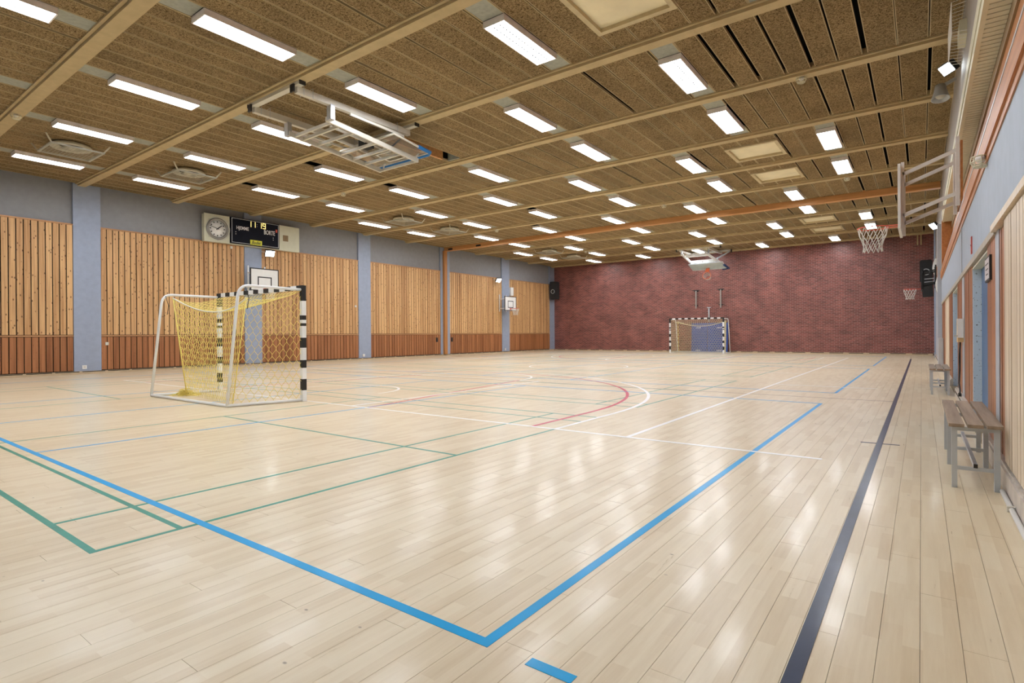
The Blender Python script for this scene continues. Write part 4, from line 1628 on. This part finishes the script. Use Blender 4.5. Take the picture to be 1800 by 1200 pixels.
def speaker(name, label, x0, x1, y0, y1, z0, z1, ring_z, two=False):
    g = empty(name, ((x0 + x1) / 2, (y0 + y1) / 2, z0))
    tag(g, label, 'loudspeaker', 'black loudspeakers in the corners by the brick wall')
    mb = MB()
    t = 0.06
    pts = [(x0, z0 + t), (x0 + t, z0), (x1 - t, z0), (x1, z0 + t), (x1, z1 - t), (x1 - t, z1), (x0 + t, z1), (x0, z1 - t)]
    mb.face([(p[0], y0, p[1]) for p in pts])
    mb.face([(p[0], y1, p[1]) for p in reversed(pts)])
    for i in range(8):
        p, q = pts[i], pts[(i + 1) % 8]
        mb.face(((q[0], y0, q[1]), (p[0], y0, p[1]), (p[0], y1, p[1]), (q[0], y1, q[1])))
    mb.build('cabinet', 'black_matt', g)
    M = Matrix.Translation(((x0 + x1) / 2, y0, ring_z)) @ Matrix.Rotation(math.radians(90), 4, 'X')
    MB().lathe([(0.155, 0.0), (0.16, 0.02), (0.125, 0.025), (0.12, 0.0)], 28, 0, M).build('cone_ring', 'steel_grey', g)
    MB().lathe([(0.05, 0.0), (0.04, 0.02), (0.0, 0.025)], 16, 0, M).build('dust_cap', 'black', g)
    MB().bar(((x0 + x1) / 2, y1, (z0 + z1) / 2), ((x0 + x1) / 2, YB, (z0 + z1) / 2), 0.1, 0.1).build('wall_arm', 'black', g)
    if two:
        mb = MB()
        mb.bar((x0 + 0.26, y0 + 0.2, z0 + 0.05), (x0 + 0.33, y0 + 0.25, z0 - 0.72), 0.4, 0.42, 0, (1, 0, 0))
        mb.build('lower_cabinet', 'black', g)
        MB().bar((x0 + 0.18, y0 - 0.03, ring_z - 0.35), (XR, y0 - 0.03, ring_z - 0.33), 0.03, 0.03).build('bracket_rod', 'steel_grey', g)
        MB().bar((x0 + 0.18, y0 - 0.03, ring_z - 0.5), (XR, y0 - 0.03, ring_z - 0.47), 0.03, 0.03).build('bracket_rod', 'steel_grey', g)
    return g


speaker('loudspeaker', 'black loudspeaker in the left corner of the brick wall', -21.74, -21.2, 34.05, 34.5, 3.72, 5.0, 4.28)
speaker('loudspeaker', 'tall black loudspeaker in the right corner of the brick wall', -0.06, 0.44, 33.6, 34.1, 3.62, 4.68, 4.1, True)
hs = empty('horn_speaker', (XR - 0.1, 13.5, 5.9))
tag(hs, 'grey horn loudspeaker under the ceiling at upper right', 'loudspeaker')
M = Matrix.Translation((XR - 0.22, 13.4, 5.75)) @ Matrix.Rotation(math.radians(168), 4, 'X')
MB().lathe([(0.03, -0.17), (0.085, -0.16), (0.10, -0.05), (0.14, 0.1), (0.15, 0.12), (0.135, 0.12), (0.09, 0.02), (0.03, -0.02)], 24, 0, M).build('horn', 'steel_grey', hs)
MB().lathe([(0.0, 0.11), (0.05, 0.1), (0.085, 0.06), (0.06, 0.03)], 20, 0, M).build('phase_plug', 'steel_cream', hs)
MB().bar((XR - 0.2, 13.42, 5.88), (XR + 0.02, 13.42, 5.98), 0.06, 0.05).build('bracket', 'steel_grey', hs)
wc = empty('wire_guard_box', (XR, 10.6, 5.7))
tag(wc, 'cream box behind a white wire guard under the ceiling at upper right', 'wire guard')
B('box', 'cream_trim', wc, XR - 0.07, XR + 0.02, 10.35, 10.85, 5.5, 5.72)
mb = MB()
for i in range(11):
    y = 10.0 + i * 0.12
    mb.tube([(XR + 0.0, y, 5.86), (XR - 0.17, y, 5.84), (XR - 0.17, y, 5.42), (XR + 0.0, y, 5.40)], 0.005, 4)
for z in (5.84, 5.7, 5.56, 5.42):
    mb.tube([(XR - 0.17, 10.0, z), (XR - 0.17, 11.2, z)], 0.006, 4)
mb.build('wire_guard', 'white_paint', wc)

# ================================================================== SMALL WALL THINGS
for n_, (a, b) in enumerate(PIL[1:6]):
    if n_ in (1, 3):
        continue
    y = (a + b) / 2 - 0.1
    s = empty('wall_socket', (XP, y, 0.2))
    tag(s, 'white wall socket low on the %s grey-blue pilaster from the near end' % ORD[n_ + 1], 'socket', 'sockets low on the pilasters')
    B('frame', 'white_paint', s, XP, XP + 0.03, y - 0.06, y + 0.06, 0.17, 0.29)
    B('insert', 'steel_cream', s, XP + 0.03, XP + 0.036, y - 0.03, y + 0.03, 0.2, 0.26)
for y, lb in ((22.42, 'left'), (23.66, 'right')):
    v = empty('pull_handle', (XBD, y, 0.92))
    tag(v, 'black recessed pull on the pine wall, %s of the orange post' % lb, 'handle', 'black pulls beside the orange post')
    B('plate', 'black', v, XBD, XBD + 0.02, y, y + 0.13, 0.8, 1.05)
    B('grip', 'black_matt', v, XBD + 0.02, XBD + 0.035, y + 0.04, y + 0.09, 0.84, 1.0)
for y, z, lb in ((6.83, 0.98, 'low on the dark boards right of the first pilaster'), (11.0, 4.70, 'high on the boards under the clock'), (22.0, 2.6, 'on the boards left of the third pilaster')):
    v = empty('junction_box', (XBD, y, z))
    yy = y if z != 2.6 else 16.95
    tag(v, 'small pale junction box ' + lb, 'junction box', 'small boxes on the pine wall')
    v.location = (XBD, yy, z)
    WORLD_POS[v.name] = Vector((XBD, yy, z))
    B('cover', 'steel_cream', v, XBD, XBD + 0.025, yy - 0.045, yy + 0.045, z - 0.05, z + 0.05)
    B('screw', 'steel_grey', v, XBD + 0.025, XBD + 0.03, yy - 0.01, yy + 0.01, z - 0.01, z + 0.01)
# bars and pipe on the brick wall
for x, lb in ((-11.36, 'left'), (-9.86, 'right')):
    g = empty('wall_bar', (x, YB, 2.75))
    tag(g, 'dark upright steel bar on the brick wall, %s of the pair' % lb, 'wall bar', 'steel bars on the brick wall')
    B('bar', 'steel_dark' if 'steel_dark' in MATS else 'fascia_grey', g, x - 0.035, x + 0.035, YB - 0.09, YB - 0.03, 2.75, 3.85)
    for z in (2.9, 3.8):
        B('bracket', 'black', g, x - 0.12, x + 0.12, YB - 0.03, YB, z, z + 0.06)
    B('arm', 'black', g, x - 0.22, x + 0.22, YB - 0.07, YB - 0.03, 3.86, 3.9)
g = empty('steel_pipe', (-10.57, YB, 2.0))
tag(g, 'short grey pipe on the brick wall above the far goal', 'pipe')
MB().tube([(-10.57, YB - 0.06, 1.9), (-10.57, YB - 0.06, 2.78)], 0.04, 10).build('tube', 'steel_grey', g)
B('flange', 'steel_grey', g, -10.68, -10.46, YB - 0.12, YB, 2.76, 2.80)
g = empty('hanging_straps', (-0.1, YB, 5.5))
tag(g, 'pair of short beige straps hanging from the ceiling by the brick wall', 'strap')
for x in (-0.14, -0.0):
    B('strap', 'rib', g, x - 0.03, x + 0.03, YB - 0.15, YB - 0.12, 5.58, ZC)
# right wall: sign, intercom, red mark, white boxes
g = empty('door_sign', (XR, 7.17, 1.8))
tag(g, 'small framed sign beside the nearer door recess', 'sign')
B('frame', 'black', g, XR - 0.008, XR + 0.015, 6.93, 7.4, 1.69, 1.93)
B('sheet', 'sign_paper', g, XR - 0.011, XR - 0.008, 6.96, 7.37, 1.71, 1.91)
mb = MB()
for i, z in enumerate((1.85, 1.80, 1.75)):
    mb.box(XR - 0.0125, XR - 0.011, 7.02 + 0.02 * i, 7.30 - 0.03 * i, z, z + 0.012)
mb.build('print', 'text_dark', g)
g = empty('red_marker', (XR, 9.3, 2.25))
tag(g, 'narrow red marker on the grey band above the nearer door', 'marker')
B('plate', 'red_mark', g, XR - 0.012, XR, 9.24, 9.34, 2.2, 2.42)
B('stud', 'black', g, XR - 0.016, XR - 0.012, 9.28, 9.3, 2.3, 2.32)
g = empty('intercom_box', (XR, 11.35, 1.2))
tag(g, 'wooden-coloured wall box with white face and a dangling black cord', 'wall box')
B('case', 'intercom', g, XR - 0.07, XR + 0.015, 11.25, 11.55, 1.03, 1.4)
B('face', 'white_paint', g, XR - 0.075, XR + 0.0, 11.2, 11.25, 1.1, 1.4)
B('peg', 'steel_cream', g, XR - 0.12, XR - 0.07, 11.2, 11.23, 1.12, 1.14)
mb = MB()
mb.tube([(XR - 0.03, 11.4, 1.05), (XR - 0.035, 11.45, 0.9), (XR - 0.03, 11.6, 0.6), (XR - 0.04, 11.62, 0.35), (XR - 0.035, 11.45, 0.25), (XR - 0.04, 11.4, 0.2)], 0.012, 6)
mb.tube([(XR - 0.03, 11.36, 1.05), (XR - 0.045, 11.38, 0.8), (XR - 0.03, 11.58, 0.55)], 0.01, 6)
mb.build('cord', 'black', g)
B('plug', 'black', g, XR - 0.06, XR - 0.02, 11.38, 11.46, 0.16, 0.21)


def white_unit(label, y0, y1, z0, z1, d=0.14):
    g = empty('wall_unit', (XR, (y0 + y1) / 2, z0))
    tag(g, label, 'wall unit', 'white rounded units on the far right wall')
    mb = MB()
    n = 8
    prof = [(XR - d * math.sin(math.pi * (0.12 + 0.76 * i / n)), z0 + (z1 - z0) * i / n) for i in range(n + 1)]
    for i in range(n):
        p, q = prof[i], prof[i + 1]
        mb.face(((p[0], y0, p[1]), (q[0], y0, q[1]), (q[0], y1, q[1]), (p[0], y1, p[1])), 0, True)
    for y in (y0, y1):
        mb.face([(p[0], y, p[1]) for p in prof] + [(XR, y, z1), (XR, y, z0)])
    mb.face(((prof[-1][0], y0, z1), (XR, y0, z1), (XR, y1, z1), (prof[-1][0], y1, z1)))
    mb.face(((prof[0][0], y0, z0), (prof[0][0], y1, z0), (XR, y1, z0), (XR, y0, z0)))
    mb.build('casing', 'white_paint', g)
    B('bracket', 'steel_grey', g, XR - 0.05, XR, y0 - 0.02, y1 + 0.02, z0 - 0.03, z0)
    return g


white_unit('white rounded unit on the right wall just past the wooden ledge', 23.3, 24.0, 2.45, 3.15)
white_unit('white rounded unit on the right wall next to the tall loudspeaker', 29.6, 30.2, 3.6, 4.3)


# ================================================================== BENCHES, PIPE
def make_bench(label, x0, y0, y1, shift):
    g = empty('bench', (x0 + 0.16, (y0 + y1) / 2, 0))
    tag(g, label, 'bench', 'slatted wooden benches on grey steel legs')
    W = 0.32
    zt = 0.47
    sw = 0.094
    for i in range(3):
        xa = x0 + i * (W - sw) / 2
        mb = MB().box(xa, xa + sw, y0 + shift[i], y1 + shift[i] * 0.3, zt, zt + 0.025)
        mb.build('seat_slat', 'bench_wood', g)
    frames = [y0 + 0.05, (y0 + y1) / 2 + 0.05, y1 - 0.08]
    for y in frames:
        for x in (x0 + 0.035, x0 + W - 0.035):
            MB().box(x - 0.0175, x + 0.0175, y - 0.0175, y + 0.0175, 0.0, zt - 0.03).build('leg', 'steel_grey', g)
        MB().box(x0 + 0.0175, x0 + W - 0.0175, y - 0.0175, y + 0.0175, zt - 0.03, zt).build('top_bar', 'steel_grey', g)
        MB().box(x0 + 0.0525, x0 + W - 0.0525, y - 0.0125, y + 0.0125, 0.14, 0.165).build('stretcher', 'steel_grey', g)
    MB().box(x0 + W / 2 - 0.0125, x0 + W / 2 + 0.0125, frames[0] - 0.02, frames[-1], 0.165, 0.195).build('long_stretcher', 'alu', g)
    MB().box(x0 + W / 2 - 0.0125, x0 + W / 2 + 0.0125, frames[0] - 0.024, frames[0] - 0.02, 0.165, 0.195).build('end_plug', 'black', g)
    return g


make_bench('nearer low bench with three worn slats along the right wall', 0.165, 5.42, 7.25, (0.0, 0.0, 0.0))
make_bench('farther low bench by the second door recess', 0.12, 13.2, 15.1, (0.0, 0.0, 0.0))
g = empty('floor_pipe', (XR - 0.05, 3, 0))
tag(g, 'white pipe lying along the skirting at bottom right', 'pipe')
MB().tube([(XR - 0.055, YF + 0.2, 0.018), (XR - 0.055, 5.44, 0.018)], 0.016, 10).build('tube', 'white_paint', g)
for y in (1.0, 4.9):
    B('clip', 'steel_cream', g, XR - 0.078, XR - 0.035, y, y + 0.03, 0.0, 0.037)
